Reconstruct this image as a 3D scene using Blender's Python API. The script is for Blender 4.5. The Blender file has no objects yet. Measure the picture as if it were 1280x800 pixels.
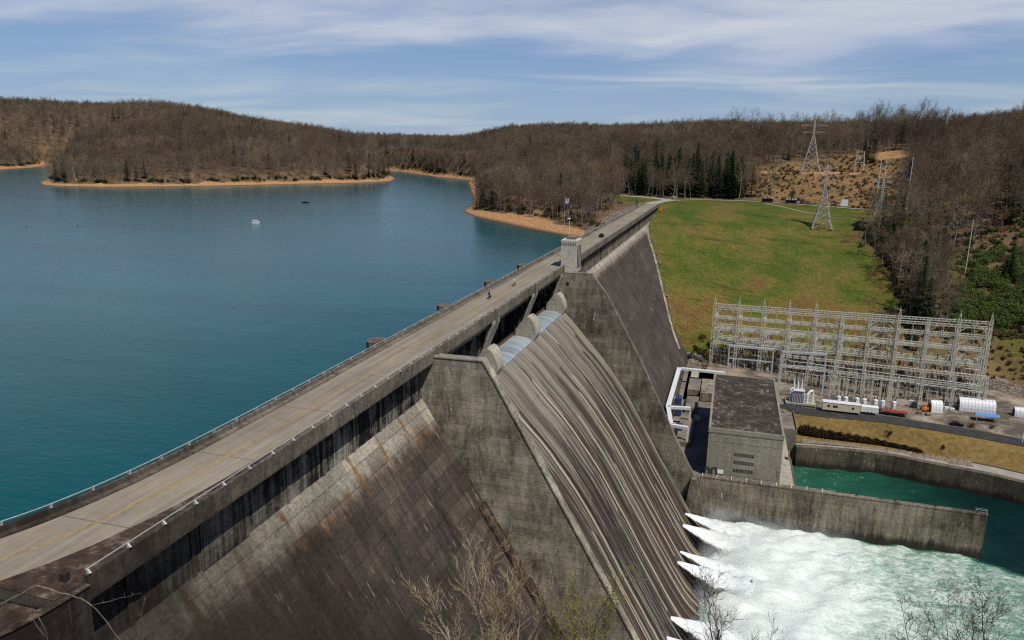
import bpy, math, random
import numpy as np
from mathutils import Vector, Matrix
random.seed(7); np.random.seed(7)
R = math.radians
sc = bpy.context.scene
col = sc.collection

# ------------------------------------------------------------------ camera
FPX, YAW, PITCH, ROLL = 937.519, 0.2801, 0.2232, 0.0170
CAM = np.array([48.178, -119.299, 33.811])
_cy, _sy, _cp, _sp, _cr, _sr = math.cos(YAW), math.sin(YAW), math.cos(PITCH), math.sin(PITCH), math.cos(ROLL), math.sin(ROLL)
FW = np.array([-_sy*_cp, _cy*_cp, -_sp]); _R0 = np.array([_cy, _sy, 0]); _U0 = np.cross(_R0, FW)
RT = _cr*_R0 + _sr*_U0; UP = -_sr*_R0 + _cr*_U0
def at(px, py, **k):
    """world point seen at a photo pixel at a known height z, or known x or y"""
    d = FW + (px-640)/FPX*RT - (py-400)/FPX*UP
    ax, v = list(k.items())[0]; i = 'xyz'.index(ax)
    return CAM + d*(v-CAM[i])/d[i]
cd = bpy.data.cameras.new('camera'); cam = bpy.data.objects.new('camera', cd); col.objects.link(cam)
M = Matrix(((RT[0], UP[0], -FW[0], CAM[0]), (RT[1], UP[1], -FW[1], CAM[1]), (RT[2], UP[2], -FW[2], CAM[2]), (0, 0, 0, 1)))
cam.matrix_world = M
cd.sensor_width = 36; cd.sensor_fit = 'HORIZONTAL'; cd.lens = FPX/1280*36
cd.clip_start = 0.5; cd.clip_end = 12000
sc.camera = cam

LAKE, POOL = -16.0, -77.5

# ------------------------------------------------------------------ object helpers
def tag(o, label=None, cat=None, group=None, kind=None):
    if label: o['label'] = label
    if cat: o['category'] = cat
    if group: o['group'] = group
    if kind: o['kind'] = kind
    return o
def thing(name, loc, label, cat, group=None, rz=0.0, scale=1.0):
    o = bpy.data.objects.new(name, None); col.objects.link(o)
    o.location = loc; o.rotation_euler = (0, 0, rz); o.scale = (scale,)*3
    o.empty_display_size = 0.5
    return tag(o, label, cat, group)
def total_loc(o):
    v = Vector((0, 0, 0))
    while o is not None:
        v += o.location; o = o.parent
    return v
class MB:
    def __init__(s): s.v = []; s.f = []
    def add(s, vs, fs):
        b = len(s.v); s.v += [tuple(map(float, p)) for p in vs]; s.f += [tuple(b+i for i in f) for f in fs]; return s
    def box(s, x0, x1, y0, y1, z0, z1):
        return s.add([(x0,y0,z0),(x1,y0,z0),(x1,y1,z0),(x0,y1,z0),(x0,y0,z1),(x1,y0,z1),(x1,y1,z1),(x0,y1,z1)],
                     [(0,3,2,1),(4,5,6,7),(0,1,5,4),(1,2,6,5),(2,3,7,6),(3,0,4,7)])
    def bbox(s, x0, x1, y0, y1, z0, z1, c=0.05):
        """box with chamfered upper edges"""
        return s.add([(x0,y0,z0),(x1,y0,z0),(x1,y1,z0),(x0,y1,z0),(x0,y0,z1-c),(x1,y0,z1-c),(x1,y1,z1-c),(x0,y1,z1-c),
                      (x0+c,y0+c,z1),(x1-c,y0+c,z1),(x1-c,y1-c,z1),(x0+c,y1-c,z1)],
                     [(0,3,2,1),(8,9,10,11),(0,1,5,4),(1,2,6,5),(2,3,7,6),(3,0,4,7),(4,5,9,8),(5,6,10,9),(6,7,11,10),(7,4,8,11)])
    def prism(s, poly, a0, a1, axis='y'):
        """polygon extruded along an axis; poly is (x,z) for y, (x,y) for z, (y,z) for x"""
        def P(p, a):
            return (p[0], a, p[1]) if axis == 'y' else (p[0], p[1], a) if axis == 'z' else (a, p[0], p[1])
        n = len(poly); vs = [P(p, a0) for p in poly] + [P(p, a1) for p in poly]
        fs = [tuple(range(n)), tuple(range(2*n-1, n-1, -1))] + [(i, i+n, (i+1) % n+n, (i+1) % n) for i in range(n)]
        return s.add(vs, fs)
    def bar(s, p, q, w, h=None, w2=None):
        p = Vector(p); q = Vector(q); d = q-p
        if d.length < 1e-6: return s
        d.normalize(); a = d.cross(Vector((0, 0, 1)))
        if a.length < 0.05: a = d.cross(Vector((1, 0, 0)))
        a.normalize(); b = a.cross(d); h = h or w; k = (w2/w) if w2 else 1
        vs = []
        for c, m in ((p, 1), (q, k)):
            for sa, sb in ((-1,-1),(1,-1),(1,1),(-1,1)): vs.append(c + a*(sa*w*m/2) + b*(sb*h*m/2))
        return s.add(vs, [(3,2,1,0),(4,5,6,7),(0,1,5,4),(1,2,6,5),(2,3,7,6),(3,0,4,7)])
    def tube(s, pts, rs, n=6, cap=True):
        pts = [Vector(p) for p in pts]; rings = []
        if not hasattr(rs, '__len__'): rs = [rs]*len(pts)
        a = None
        for i, p in enumerate(pts):
            d = (pts[min(i+1, len(pts)-1)]-pts[max(i-1, 0)]).normalized()
            if a is None:
                a = d.cross(Vector((0.31, 0.87, 0.38)))
            else: a = a - d*a.dot(d)
            a.normalize(); b = d.cross(a)
            rings.append([p + (a*math.cos(2*math.pi*k/n) + b*math.sin(2*math.pi*k/n))*rs[i] for k in range(n)])
        vs = [v for r in rings for v in r]
        fs = [(i*n+k, i*n+(k+1) % n, (i+1)*n+(k+1) % n, (i+1)*n+k) for i in range(len(pts)-1) for k in range(n)]
        if cap: fs += [tuple(range(n-1, -1, -1)), tuple(range((len(pts)-1)*n, len(pts)*n))]
        return s.add(vs, fs)
    def lathe(s, prof, c=(0, 0, 0), n=12):
        vs = []; m = len(prof)
        for r, z in prof:
            for k in range(n):
                t = 2*math.pi*k/n; vs.append((c[0]+r*math.cos(t), c[1]+r*math.sin(t), c[2]+z))
        fs = [(i*n+k, i*n+(k+1) % n, (i+1)*n+(k+1) % n, (i+1)*n+k) for i in range(m-1) for k in range(n)]
        fs += [tuple(range(n-1, -1, -1)), tuple(range((m-1)*n, m*n))]
        return s.add(vs, fs)
    def strip(s, L, Rr):
        n = len(L)
        return s.add(list(L)+list(Rr), [(i, i+n, i+1+n, i+1) for i in range(n-1)])
    def mesh(s, name, off=None, smooth=False):
        me = bpy.data.meshes.new(name)
        v = s.v if off is None else [(a-off[0], b-off[1], c-off[2]) for a, b, c in s.v]
        me.from_pydata(v, [], s.f); me.update()
        if smooth: me.polygons.foreach_set('use_smooth', [True]*len(me.polygons))
        return me
    def build(s, name, m, parent=None, local=False, smooth=False):
        off = None if (parent is None or local) else total_loc(parent)
        me = s.mesh(name, off, smooth); o = bpy.data.objects.new(name, me); col.objects.link(o)
        if m is not None: me.materials.append(m)
        if parent is not None: o.parent = parent
        return o
KIDS = {}
def kids(o): return [c for c in bpy.data.objects if c.parent == o]
def copy_tree(o, parent=None, cache=None):
    c = o.copy(); col.objects.link(c)
    if parent is not None: c.parent = parent
    if o.name not in KIDS: KIDS[o.name] = kids(o)
    for ch in KIDS[o.name]: copy_tree(ch, c)
    return c
def put(proto, used, loc, rz, label=None, group=None, scale=None):
    """first use moves the prototype itself, later uses copy it with its parts"""
    o = proto if not used else copy_tree(proto)
    o.location = loc; o.rotation_euler = (0, 0, rz)
    if scale is not None: o.scale = (scale,)*3 if not hasattr(scale, '__len__') else scale
    if label: o['label'] = label
    if group: o['group'] = group
    return o

# ------------------------------------------------------------------ material helpers
class G:
    def __init__(s, tree): s.t = tree; s.N = tree.nodes; s.L = tree.links
    def set(s, sock, v):
        if v is None: return
        if hasattr(v, 'is_linked') or hasattr(v, 'links'): s.L.new(v, sock)
        else:
            if sock.type == 'RGBA' and hasattr(v, '__len__') and len(v) == 3: v = (*v, 1)
            sock.default_value = v
    def node(s, ty, props=None, **ins):
        n = s.N.new(ty)
        for k, v in (props or {}).items(): setattr(n, k, v)
        for k, v in ins.items():
            s.set(n.inputs[int(k[1:])] if k[0] == 'i' and k[1:].isdigit() else n.inputs[k], v)
        return n
    def pos(s): return s.node('ShaderNodeNewGeometry').outputs['Position']
    def obj(s): return s.node('ShaderNodeTexCoord').outputs['Object']
    def scale(s, v, sc_, loc=(0, 0, 0)):
        return s.node('ShaderNodeMapping', None, Vector=v, Scale=sc_, Location=loc).outputs[0]
    def noise(s, v, scale=1.0, detail=4, rough=.55, dist=0.0):
        return s.node('ShaderNodeTexNoise', None, Vector=v, Scale=scale, Detail=detail, Roughness=rough, Distortion=dist).outputs['Fac']
    def vor(s, v, scale=1.0, feat='F1'):
        return s.node('ShaderNodeTexVoronoi', {'feature': feat}, Vector=v, Scale=scale)
    def ramp(s, f, stops, interp='LINEAR'):
        n = s.node('ShaderNodeValToRGB', None, Fac=f); cr = n.color_ramp; cr.interpolation = interp
        while len(cr.elements) < len(stops): cr.elements.new(0.5)
        for e, (p, c) in zip(cr.elements, stops):
            e.position = p; e.color = (c, c, c, 1) if not hasattr(c, '__len__') else (*c, 1)
        return n.outputs['Color']
    def mix(s, f, a, b, mode='MIX'):
        n = s.node('ShaderNodeMix', {'data_type': 'RGBA', 'blend_type': mode})
        s.set(n.inputs[0], f); s.set(n.inputs[6], a); s.set(n.inputs[7], b); return n.outputs[2]
    def math(s, op, a, b=0.0, clamp=False):
        n = s.node('ShaderNodeMath', {'operation': op, 'use_clamp': clamp}); s.set(n.inputs[0], a); s.set(n.inputs[1], b); return n.outputs[0]
    def sep(s, v):
        return s.node('ShaderNodeSeparateXYZ', None, Vector=v).outputs
    def comb(s, x, y, z): return s.node('ShaderNodeCombineXYZ', None, X=x, Y=y, Z=z).outputs[0]
    def rng(s, v, a, b, c=0.0, d=1.0):
        return s.node('ShaderNodeMapRange', {'clamp': True}, i0=v, i1=a, i2=b, i3=c, i4=d).outputs[0]
    def attr(s, name): return s.node('ShaderNodeAttribute', {'attribute_name': name})
    def rand(s): return s.node('ShaderNodeObjectInfo').outputs['Random']
def material(name, fn, rough=.85, spec=.3, bump=None, metal=0.0, **kw):
    m = bpy.data.materials.new(name); m.use_nodes = True; g = G(m.node_tree); b = m.node_tree.nodes['Principled BSDF']
    b.inputs['Roughness'].default_value = rough; b.inputs['Specular IOR Level'].default_value = spec; b.inputs['Metallic'].default_value = metal
    r = fn(g)
    h = None
    if isinstance(r, tuple) and len(r) == 2 and not isinstance(r[0], float): r, h = r
    g.set(b.inputs['Base Color'], r)
    if h is not None:
        bn = g.node('ShaderNodeBump', None, Strength=bump or .4, Distance=kw.get('dist', .3), Height=h); g.set(b.inputs['Normal'], bn.outputs[0])
    for k, v in kw.items():
        if k in ('dist',): continue
        g.set(b.inputs[k], v)
    return m
def plain(name, c, rough=.6, var=.25, scale=1.5, metal=0.0, spec=.3):
    def fn(g):
        n = g.noise(g.obj(), scale, 5, .65)
        return g.mix(g.ramp(n, [(.3, 0.0), (.7, 1.0)]), tuple(x*(1-var) for x in c), tuple(min(1, x*(1+var)) for x in c))
    return material(name, fn, rough, spec, metal=metal)

def conc(name, light, dark, streak=(.25, 1.2, .05), lift=1.5, joint=None, lo=.35, hi=.68, rust=None, bump=.35, drip=True, topband=None, pours=None, wet=None, spall=.8, corner_dark=False):
    """weathered board-marked concrete: lift lines, patchy grime, run-off streaks"""
    def fn(g):
        p = g.pos(); x, y, z = g.sep(p)
        big = g.noise(p, .09, 5, .6)
        st = g.noise(g.scale(p, streak), 1.0, 6, .7, .15)
        fine = g.noise(p, 1.3, 5, .75)
        f = g.math('ADD', g.math('MULTIPLY', big, .4), g.math('ADD', g.math('MULTIPLY', st, .4), g.math('MULTIPLY', fine, .2)))
        c = g.mix(g.ramp(f, [(lo, 0.0), (hi, 1.0)]), dark, light)
        if topband:      # pale band where run-off keeps the surface clean, ragged lower edge
            e = g.math('ADD', z, g.math('MULTIPLY', g.math('SUBTRACT', g.noise(g.scale(p, (.1, .5, .1)), 1.0, 4, .6), .5), 5.0))
            c = g.mix(g.rng(e, topband[0]-1.2, topband[0]+1.0), c, g.mix(g.ramp(fine, [(.35, 0.0), (.65, 1.0)]), tuple(v*.62 for v in topband[1]), topband[1]))
            edge = g.math('SUBTRACT', 1.0, g.math('MULTIPLY', g.math('ABSOLUTE', g.math('SUBTRACT', e, topband[0]-.4)), .5), True)
            rn = g.ramp(g.noise(g.scale(p, (.12, .23, .12)), 1.0, 5, .65), [(.5, 0.0), (.62, 1.0)])
            c = g.mix(g.math('MULTIPLY', g.math('MULTIPLY', edge, rn), g.ramp(st, [(.38, .15), (.6, .8)])), c, g.mix(fine, (.10, .045, .018), (.30, .14, .045)))
        # horizontal lift lines
        zz = g.math('FRACT', g.math('ADD', g.math('DIVIDE', z, lift), g.math('MULTIPLY', g.noise(p, .4, 2), .05)))
        ln = g.math('LESS_THAN', zz, .07)
        c = g.mix(g.math('MULTIPLY', ln, .38), c, dark)
        if joint:
            jj = g.math('FRACT', g.math('DIVIDE', y, joint))
            jn = g.math('LESS_THAN', jj, .02)
            c = g.mix(g.math('MULTIPLY', jn, .3), c, tuple(v*.5 for v in dark))
        if pours:
            cell = g.comb(g.math('FLOOR', g.math('DIVIDE', x if pours[2] == 'x' else y, pours[0])), g.math('FLOOR', g.math('DIVIDE', z, pours[1])), 3.0)
            wn = g.node('ShaderNodeTexWhiteNoise', {'noise_dimensions': '3D'}, Vector=cell).outputs['Value']
            c = g.mix(1.0, c, g.ramp(wn, [(0, pours[3]), (1, 2-pours[3])]), 'MULTIPLY')
        if topband:
            jr = g.math('ABSOLUTE', g.math('SUBTRACT', g.math('FRACT', g.math('DIVIDE', g.math('ADD', y, g.math('MULTIPLY', z, .06)), 8.6)), .5))
            jm = g.math('MULTIPLY', g.rng(g.math('ADD', jr, g.math('MULTIPLY', g.math('SUBTRACT', fine, .5), .12)), .075, .02), g.math('MULTIPLY', g.rng(z, topband[0]-2.5, topband[0]+.5), g.ramp(big, [(.42, .1), (.56, 1.0)])))
            c = g.mix(g.math('MULTIPLY', jm, .85), c, g.mix(st, (.07, .03, .012), (.28, .14, .045)))
        # white lime bleeds
        lb = g.noise(g.scale(p, tuple(a*1.7 for a in streak), (3, 8, 1)), 1.3, 3, .6)
        c = g.mix(g.math('MULTIPLY', g.ramp(lb, [(.68, 0.0), (.71, 1.0)]), spall), c, (.46, .43, .37))
        if drip:
            dk = g.noise(g.scale(p, tuple(a*2.2 for a in streak), (7, 1, 4)), 1.0, 4, .6)
            c = g.mix(g.math('MULTIPLY', g.ramp(dk, [(.58, 0.0), (.72, 1.0)]), .6), c, tuple(v*.45 for v in dark))
        if rust:
            rn = g.noise(g.scale(p, (.3, .35, .12)), 1.0, 4, .6)
            c = g.mix(g.math('MULTIPLY', g.ramp(rn, [(.6, 0.0), (.7, 1.0)]), rust), c, (.22, .1, .035))
        if corner_dark:   # corner light falloff painted in as a ragged dark area at the near abutment
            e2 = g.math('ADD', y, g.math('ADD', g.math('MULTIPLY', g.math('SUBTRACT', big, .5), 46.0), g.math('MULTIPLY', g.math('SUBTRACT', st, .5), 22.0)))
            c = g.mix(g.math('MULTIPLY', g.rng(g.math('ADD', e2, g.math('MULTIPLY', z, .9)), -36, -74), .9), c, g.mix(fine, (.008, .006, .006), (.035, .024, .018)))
        gn_ = g.noise(g.scale(p, (1.4, 1.4, 4.5)), 1.0, 5, .75)
        c = g.mix(1.0, c, g.ramp(gn_, [(.34, .66), (.5, 1.0), (.66, 1.26)]), 'MULTIPLY')
        if wet:
            c = g.mix(g.math('MULTIPLY', g.rng(g.math('ADD', z, g.math('MULTIPLY', g.math('SUBTRACT', st, .5), 5.0)), wet+1.2, wet-.6), .85), c, (.018, .016, .012))
        hgt = g.math('ADD', g.math('MULTIPLY', fine, .5), g.math('MULTIPLY', ln, -.6))
        return c, hgt
    return material(name, fn, .9, .2, bump, dist=.12)

MT = {}
MT['slope'] = conc('weathered dam face', (.11, .088, .068), (.018, .014, .012), (.1, .9, .1), 2.2, 5.2, .36, .66, rust=.12, topband=(-13.0, (.34, .31, .245)), pours=(5.2, 2.2, 'y', .72), corner_dark=True)
MT['slope_far'] = conc('far weathered dam face', (.105, .086, .072), (.028, .023, .02), (.05, .5, .05), 3.0, 17., .33, .72, topband=(-12.6, (.40, .365, .295)), pours=(17., 3.0, 'y', .86))
MT['panel'] = conc('stained and shade dark concrete', (.27, .25, .205), (.007, .006, .006), (.9, 1.1, .05), 1.6, None, .47, .575, corner_dark=True)
MT['fascia'] = conc('parapet concrete', (.25, .215, .165), (.045, .037, .028), (.8, 1.3, .35), 2.6, 4.3, .36, .64, corner_dark=True)
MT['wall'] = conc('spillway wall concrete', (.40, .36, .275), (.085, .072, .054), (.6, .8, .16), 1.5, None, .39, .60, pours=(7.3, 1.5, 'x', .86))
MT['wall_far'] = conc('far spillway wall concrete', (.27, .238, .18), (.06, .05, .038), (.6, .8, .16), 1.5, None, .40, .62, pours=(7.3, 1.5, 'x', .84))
MT['pale'] = conc('pale concrete', (.42, .39, .315), (.15, .132, .10), (.5, .8, .2), 1.5, None, .28, .6)
MT['tower'] = conc('tower concrete', (.50, .465, .385), (.26, .235, .185), (.5, .8, .2), 1.25, None, .25, .6, bump=.2, drip=False)
MT['train'] = conc('training wall concrete', (.285, .245, .175), (.04, .034, .025), (.7, .7, .07), 1.6, None, .40, .60, pours=(9.0, 3.2, 'x', .85), wet=-75.2)
MT['ph'] = conc('powerhouse concrete', (.315, .29, .235), (.15, .135, .105), (.6, .6, .12), 1.5, None, .3, .7, bump=.2)
MT['deck'] = conc('service deck concrete', (.27, .235, .19), (.09, .075, .06), (.3, .3, .3), 3.0, None, .34, .66)

def f_spill(g):
    p = g.pos(); x, y, z = g.sep(p)
    warp = g.math('ADD', y, g.math('MULTIPLY', g.math('SUBTRACT', g.noise(p, .12, 2), .5), 1.2))
    v = g.comb(g.math('MULTIPLY', x, .03), warp, g.math('MULTIPLY', z, .02))
    a = g.noise(v, .85, 6, .7); b = g.noise(v, .22, 3, .6); c2 = g.noise(g.scale(v, (1, 1, 1), (0, 31, 0)), 2.6, 4, .7)
    f = g.math('ADD', g.math('MULTIPLY', a, .5), g.math('ADD', g.math('MULTIPLY', b, .25), g.math('MULTIPLY', c2, .25)))
    c = g.ramp(f, [(.36, (.028, .024, .020)), (.43, (.095, .080, .062)), (.5, (.185, .160, .125)), (.57, (.285, .246, .19)), (.67, (.38, .33, .25))])
    # wet / algae streaks that begin part way down
    low = g.rng(z, -16, -38)
    v2 = g.comb(g.math('MULTIPLY', x, .055), g.math('ADD', y, 17.0), g.math('MULTIPLY', z, .045))
    k = g.noise(v2, .62, 5, .62)
    thr = g.math('SUBTRACT', .69, g.math('MULTIPLY', low, .185))
    wet = g.math('MULTIPLY', g.math('SUBTRACT', k, thr), 26.0, True)
    c = g.mix(g.math('MULTIPLY', wet, .92), c, g.mix(c2, (.012, .010, .009), (.07, .03, .014)))
    k3 = g.noise(g.scale(v2, (1, 1, 1), (0, 60, 0)), 1.5, 3, .6)
    c = g.mix(g.math('MULTIPLY', g.ramp(k3, [(.56, 0.0), (.59, 1.0)]), g.math('MULTIPLY', low, .85)), c, (.03, .022, .016))
    for wdt, seed, dens, lo_, hi_, colr in ((.62, 3.0, .50, -17, -56, (.010, .009, .008)), (1.9, 9.0, .58, -19, -58, (.022, .017, .013)), (.9, 71.0, .62, -24, -64, (.014, .012, .010)), (1.05, 21.0, .80, -22, -58, (.075, .032, .015)), (.42, 33.0, .66, -15, -50, (.022, .018, .015)), (1.25, 47.0, .84, -18, -66, (.36, .30, .22))):
        yy = g.math('DIVIDE', g.math('ADD', warp, seed), wdt); ci = g.math('FLOOR', yy); fr_ = g.math('FRACT', yy)
        w1 = g.node('ShaderNodeTexWhiteNoise', {'noise_dimensions': '2D'}, Vector=g.comb(ci, seed, 0)).outputs['Value']
        w2_ = g.node('ShaderNodeTexWhiteNoise', {'noise_dimensions': '2D'}, Vector=g.comb(ci, seed+5, 0)).outputs['Value']
        on_ = g.math('GREATER_THAN', w1, dens)
        top = g.math('ADD', hi_, g.math('MULTIPLY', w2_, lo_-hi_))
        below = g.rng(g.math('SUBTRACT', top, z), -.2, .5)
        half = g.math('MULTIPLY', g.math('ADD', .18, g.math('MULTIPLY', w2_, .28)), g.math('ADD', .55, g.math('MULTIPLY', g.noise(g.comb(g.math('MULTIPLY', z, .06), ci, seed), 1.0, 3, .6), .9)))
        ins = g.rng(g.math('ABSOLUTE', g.math('SUBTRACT', fr_, .5)), half, g.math('SUBTRACT', half, .06)) if False else g.math('LESS_THAN', g.math('ABSOLUTE', g.math('SUBTRACT', fr_, .5)), half)
        k_ = g.math('MULTIPLY', g.math('MULTIPLY', on_, below), ins)
        c = g.mix(g.math('MULTIPLY', k_, g.math('ADD', .45, g.math('MULTIPLY', a, .7), True)), c, colr)
    jl = g.math('LESS_THAN', g.math('FRACT', g.math('DIVIDE', z, 7.5)), .012)
    c = g.mix(g.math('MULTIPLY', jl, .5), c, (.05, .04, .03))
    hgt = g.math('ADD', a, g.math('MULTIPLY', c2, .4))
    return c, hgt
MT['spill'] = material('spillway chute concrete', f_spill, .8, .3, .5, dist=.25)

def f_road(g):
    p = g.pos(); x, y, z = g.sep(p)
    n = g.noise(g.scale(p, (1.1, .03, 1)), 1.0, 4, .6); m = g.noise(p, .5, 6, .7); b = g.noise(p, .06, 3, .5)
    f = g.math('ADD', g.math('MULTIPLY', n, .5), g.math('ADD', g.math('MULTIPLY', m, .25), g.math('MULTIPLY', b, .25)))
    c = g.ramp(f, [(.36, (.155, .13, .098)), (.5, (.225, .19, .142)), (.64, (.30, .255, .195))])
    j = g.math('LESS_THAN', g.math('FRACT', g.math('DIVIDE', g.math('ADD', y, 17), 17.0)), .012)
    return g.mix(g.math('MULTIPLY', j, .6), c, (.08, .07, .06)), m
MT['road'] = material('worn concrete road', f_road, .9, .2, .15, dist=.05)
def f_asph(g):
    p = g.pos(); m = g.noise(p, .35, 6, .7); n = g.noise(p, 3, 3, .6)
    return g.ramp(g.math('ADD', g.math('MULTIPLY', m, .7), g.math('MULTIPLY', n, .3)), [(.35, (.020, .020, .021)), (.65, (.060, .056, .054))])
MT['asphalt'] = material('dark asphalt', f_asph, .9, .2)
def f_far_road(g):
    p = g.pos(); m = g.noise(p, .2, 5, .7)
    return g.ramp(m, [(.35, (.22, .2, .17)), (.65, (.36, .33, .28))])
MT['grey_road'] = material('sun bleached road', f_far_road, .9, .2)
def f_pave(g):
    p = g.pos(); m = g.noise(p, .3, 6, .7); n = g.noise(p, 2.5, 3, .6)
    return g.ramp(g.math('ADD', g.math('MULTIPLY', m, .6), g.math('MULTIPLY', n, .4)), [(.35, (.22, .19, .16)), (.65, (.36, .32, .27))])
MT['walk'] = material('gravel walkway', f_pave, .95, .1)
MT['yellow'] = plain('faded yellow paint', (.32, .215, .07), .8, .5, 1.2)
MT['white'] = plain('white paint', (.72, .72, .70), .5, .1)
MT['white_dull'] = plain('dull white paint', (.6, .61, .62), .6, .2)
MT['cream'] = plain('cream paint', (.62, .52, .36), .6, .1)
MT['steel'] = plain('galvanised lattice steel', (.56, .54, .45), .55, .2)
MT['steel_grey'] = plain('grey painted steel', (.42, .45, .46), .5, .15)
MT['pylon'] = plain('dull galvanised steel', (.42, .39, .34), .6, .2)
MT['rail_post'] = plain('chalky grey paint', (.42, .42, .40), .6, .25)
MT['rail'] = plain('galvanised pipe', (.33, .33, .32), .45, .2)
MT['black'] = plain('black paint', (.012, .012, .013), .35, .3)
MT['dark'] = plain('dark steel', (.035, .033, .032), .6, .3)
MT['glass'] = plain('dark glass', (.012, .015, .018), .08, .2, spec=.6)
MT['rubber'] = plain('rubber', (.015, .015, .015), .8, .2)
MT['blue'] = plain('blue tarpaulin', (.09, .22, .48), .6, .15)
MT['navy'] = plain('navy machine paint', (.03, .05, .13), .5, .2)
MT['red'] = plain('dull red paint', (.28, .035, .025), .6, .25)
MT['orange'] = plain('orange paint', (.6, .14, .02), .5, .15)
MT['porcelain'] = plain('porcelain', (.10, .055, .04), .3, .3)
MT['gate'] = material('drum gate steel', lambda g: g.ramp(g.noise(g.scale(g.pos(), (.15, 1.2, .15)), .7, 5, .65), [(.34, (.15, .18, .205)), (.55, (.27, .31, .34)), (.72, (.38, .41, .43))]), .42, .5)
MT['wood'] = plain('weathered wood', (.22, .16, .10), .9, .25)
MT['skin'] = plain('skin', (.45, .27, .19), .6, .1)
MT['jacket'] = plain('dark jacket', (.02, .02, .022), .8, .2)
MT['jacket_yellow'] = plain('pale yellow jacket', (.5, .48, .25), .8, .2)
MT['jeans'] = plain('denim', (.04, .06, .11), .9, .2)
MT['rust_steel'] = plain('rusty steel', (.13, .06, .035), .8, .4)
MT['roof_metal'] = plain('pale corrugated metal', (.62, .63, .64), .4, .12)

def f_roof(g):
    p = g.pos(); x, y, z = g.sep(p)
    b = g.node('ShaderNodeTexBrick', {'offset': .5}, Vector=g.comb(y, x, 0), Scale=1.0, Color1=(0, 0, 0), Color2=(1, 1, 1))
    b.inputs['Mortar Size'].default_value = .05; b.inputs['Brick Width'].default_value = 1.35; b.inputs['Row Height'].default_value = 1.0
    b.inputs['Mortar'].default_value = (0, 0, 0, 1); b.inputs['Bias'].default_value = 0.0
    n = g.noise(p, .18, 4, .6)
    f = g.math('ADD', g.math('MULTIPLY', b.outputs['Color'], .55), g.math('MULTIPLY', g.ramp(n, [(.35, 0.0), (.65, 1.0)]), .5))
    c = g.ramp(f, [(.2, (.036, .029, .024)), (.55, (.06, .048, .038)), (.78, (.10, .083, .066)), (.98, (.23, .20, .165))])
    return g.mix(g.math('MULTIPLY', g.noise(p, 2.4, 4, .7), .35), c, (.03, .025, .02)), f
MT['roof'] = material('mottled roof slabs', f_roof, .95, .15, .3, dist=.08)

# ------------------------------------------------------------------ terrain
lake_poly = [(-9, -84), (-9, 300), (-20, 305), (-31, 313), (-51, 327), (-93, 366), (-141, 424), (-163, 463), (-175, 520), (-215, 640), (-260, 760),
             (-330, 950), (-368, 1064), (-465, 1157), (-600, 1340), (-740, 1480), (-900, 1600), (-1020, 1640), (-1000, 1560), (-900, 1480), (-720, 1330), (-590, 1200),
             (-500, 1060), (-450, 940), (-462, 880), (-476, 840), (-512, 785), (-536, 738), (-581, 656), (-652, 588), (-700, 578), (-725, 582), (-780, 625), (-900, 760), (-1050, 960), (-1150, 1120),
             (-1230, 1225), (-1364, 1176), (-1270, 1050), (-1208, 933), (-1300, 800), (-1500, 600), (-1900, 200), (-1800, -300), (-700, -420), (-60, -300), (-16, -110)]
river_poly = [(40, -5), (40, 104), (75, 107), (75.5, 156.5), (107, 159), (121, 155.5), (138, 151.5), (148, 147.5), (200, 128), (300, 70), (420, -30), (600, -200),
              (540, -300), (330, -140), (200, -50), (130, -16), (70, -9)]
def sdf(poly, X, Y):
    """negative inside"""
    d = np.full(X.shape, 1e12); ins = np.zeros(X.shape, bool); n = len(poly)
    for i in range(n):
        (x0, y0), (x1, y1) = poly[i], poly[(i+1) % n]
        ex, ey = x1-x0, y1-y0
        t = np.clip(((X-x0)*ex+(Y-y0)*ey)/(ex*ex+ey*ey), 0, 1)
        d = np.minimum(d, (X-x0-t*ex)**2+(Y-y0-t*ey)**2)
        if y0 != y1:
            c = ((y0 > Y) != (y1 > Y)) & (X < (x1-x0)*(Y-y0)/(y1-y0)+x0); ins ^= c
    d = np.sqrt(d); return np.where(ins, -d, d)
def pdist(line, X, Y):
    """distance to polyline and interpolated z along it"""
    d = np.full(X.shape, 1e12); zz = np.zeros(X.shape)
    for (x0, y0, z0), (x1, y1, z1) in zip(line[:-1], line[1:]):
        ex, ey = x1-x0, y1-y0
        t = np.clip(((X-x0)*ex+(Y-y0)*ey)/(ex*ex+ey*ey), 0, 1)
        dd = (X-x0-t*ex)**2+(Y-y0-t*ey)**2
        m = dd < d; d = np.where(m, dd, d); zz = np.where(m, z0+t*(z1-z0), zz)
    return np.sqrt(d), zz
far_road = [(-4.9, 405, -1.2), (-3.5, 436, -1.3), (4, 466, -1.6), (20, 492, -2.0), (45, 502, -2.2), (70, 503, -2.4), (92, 492, -2.6), (118, 480, -3.0), (146, 472, -3.6), (190, 476, -3.5), (240, 500, 2)]
park_road = [(4, 466, -1.6), (-14, 488, -1.4), (-40, 500, -1.2), (-70, 505, -1.0)]
access_road = [(74, 187, -64.2), (83, 181, -64.4), (109, 182, -64.6), (135, 178.5, -65), (154, 174, -65.3), (175, 170, -66), (210, 160, -67), (300, 120, -68)]
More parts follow.
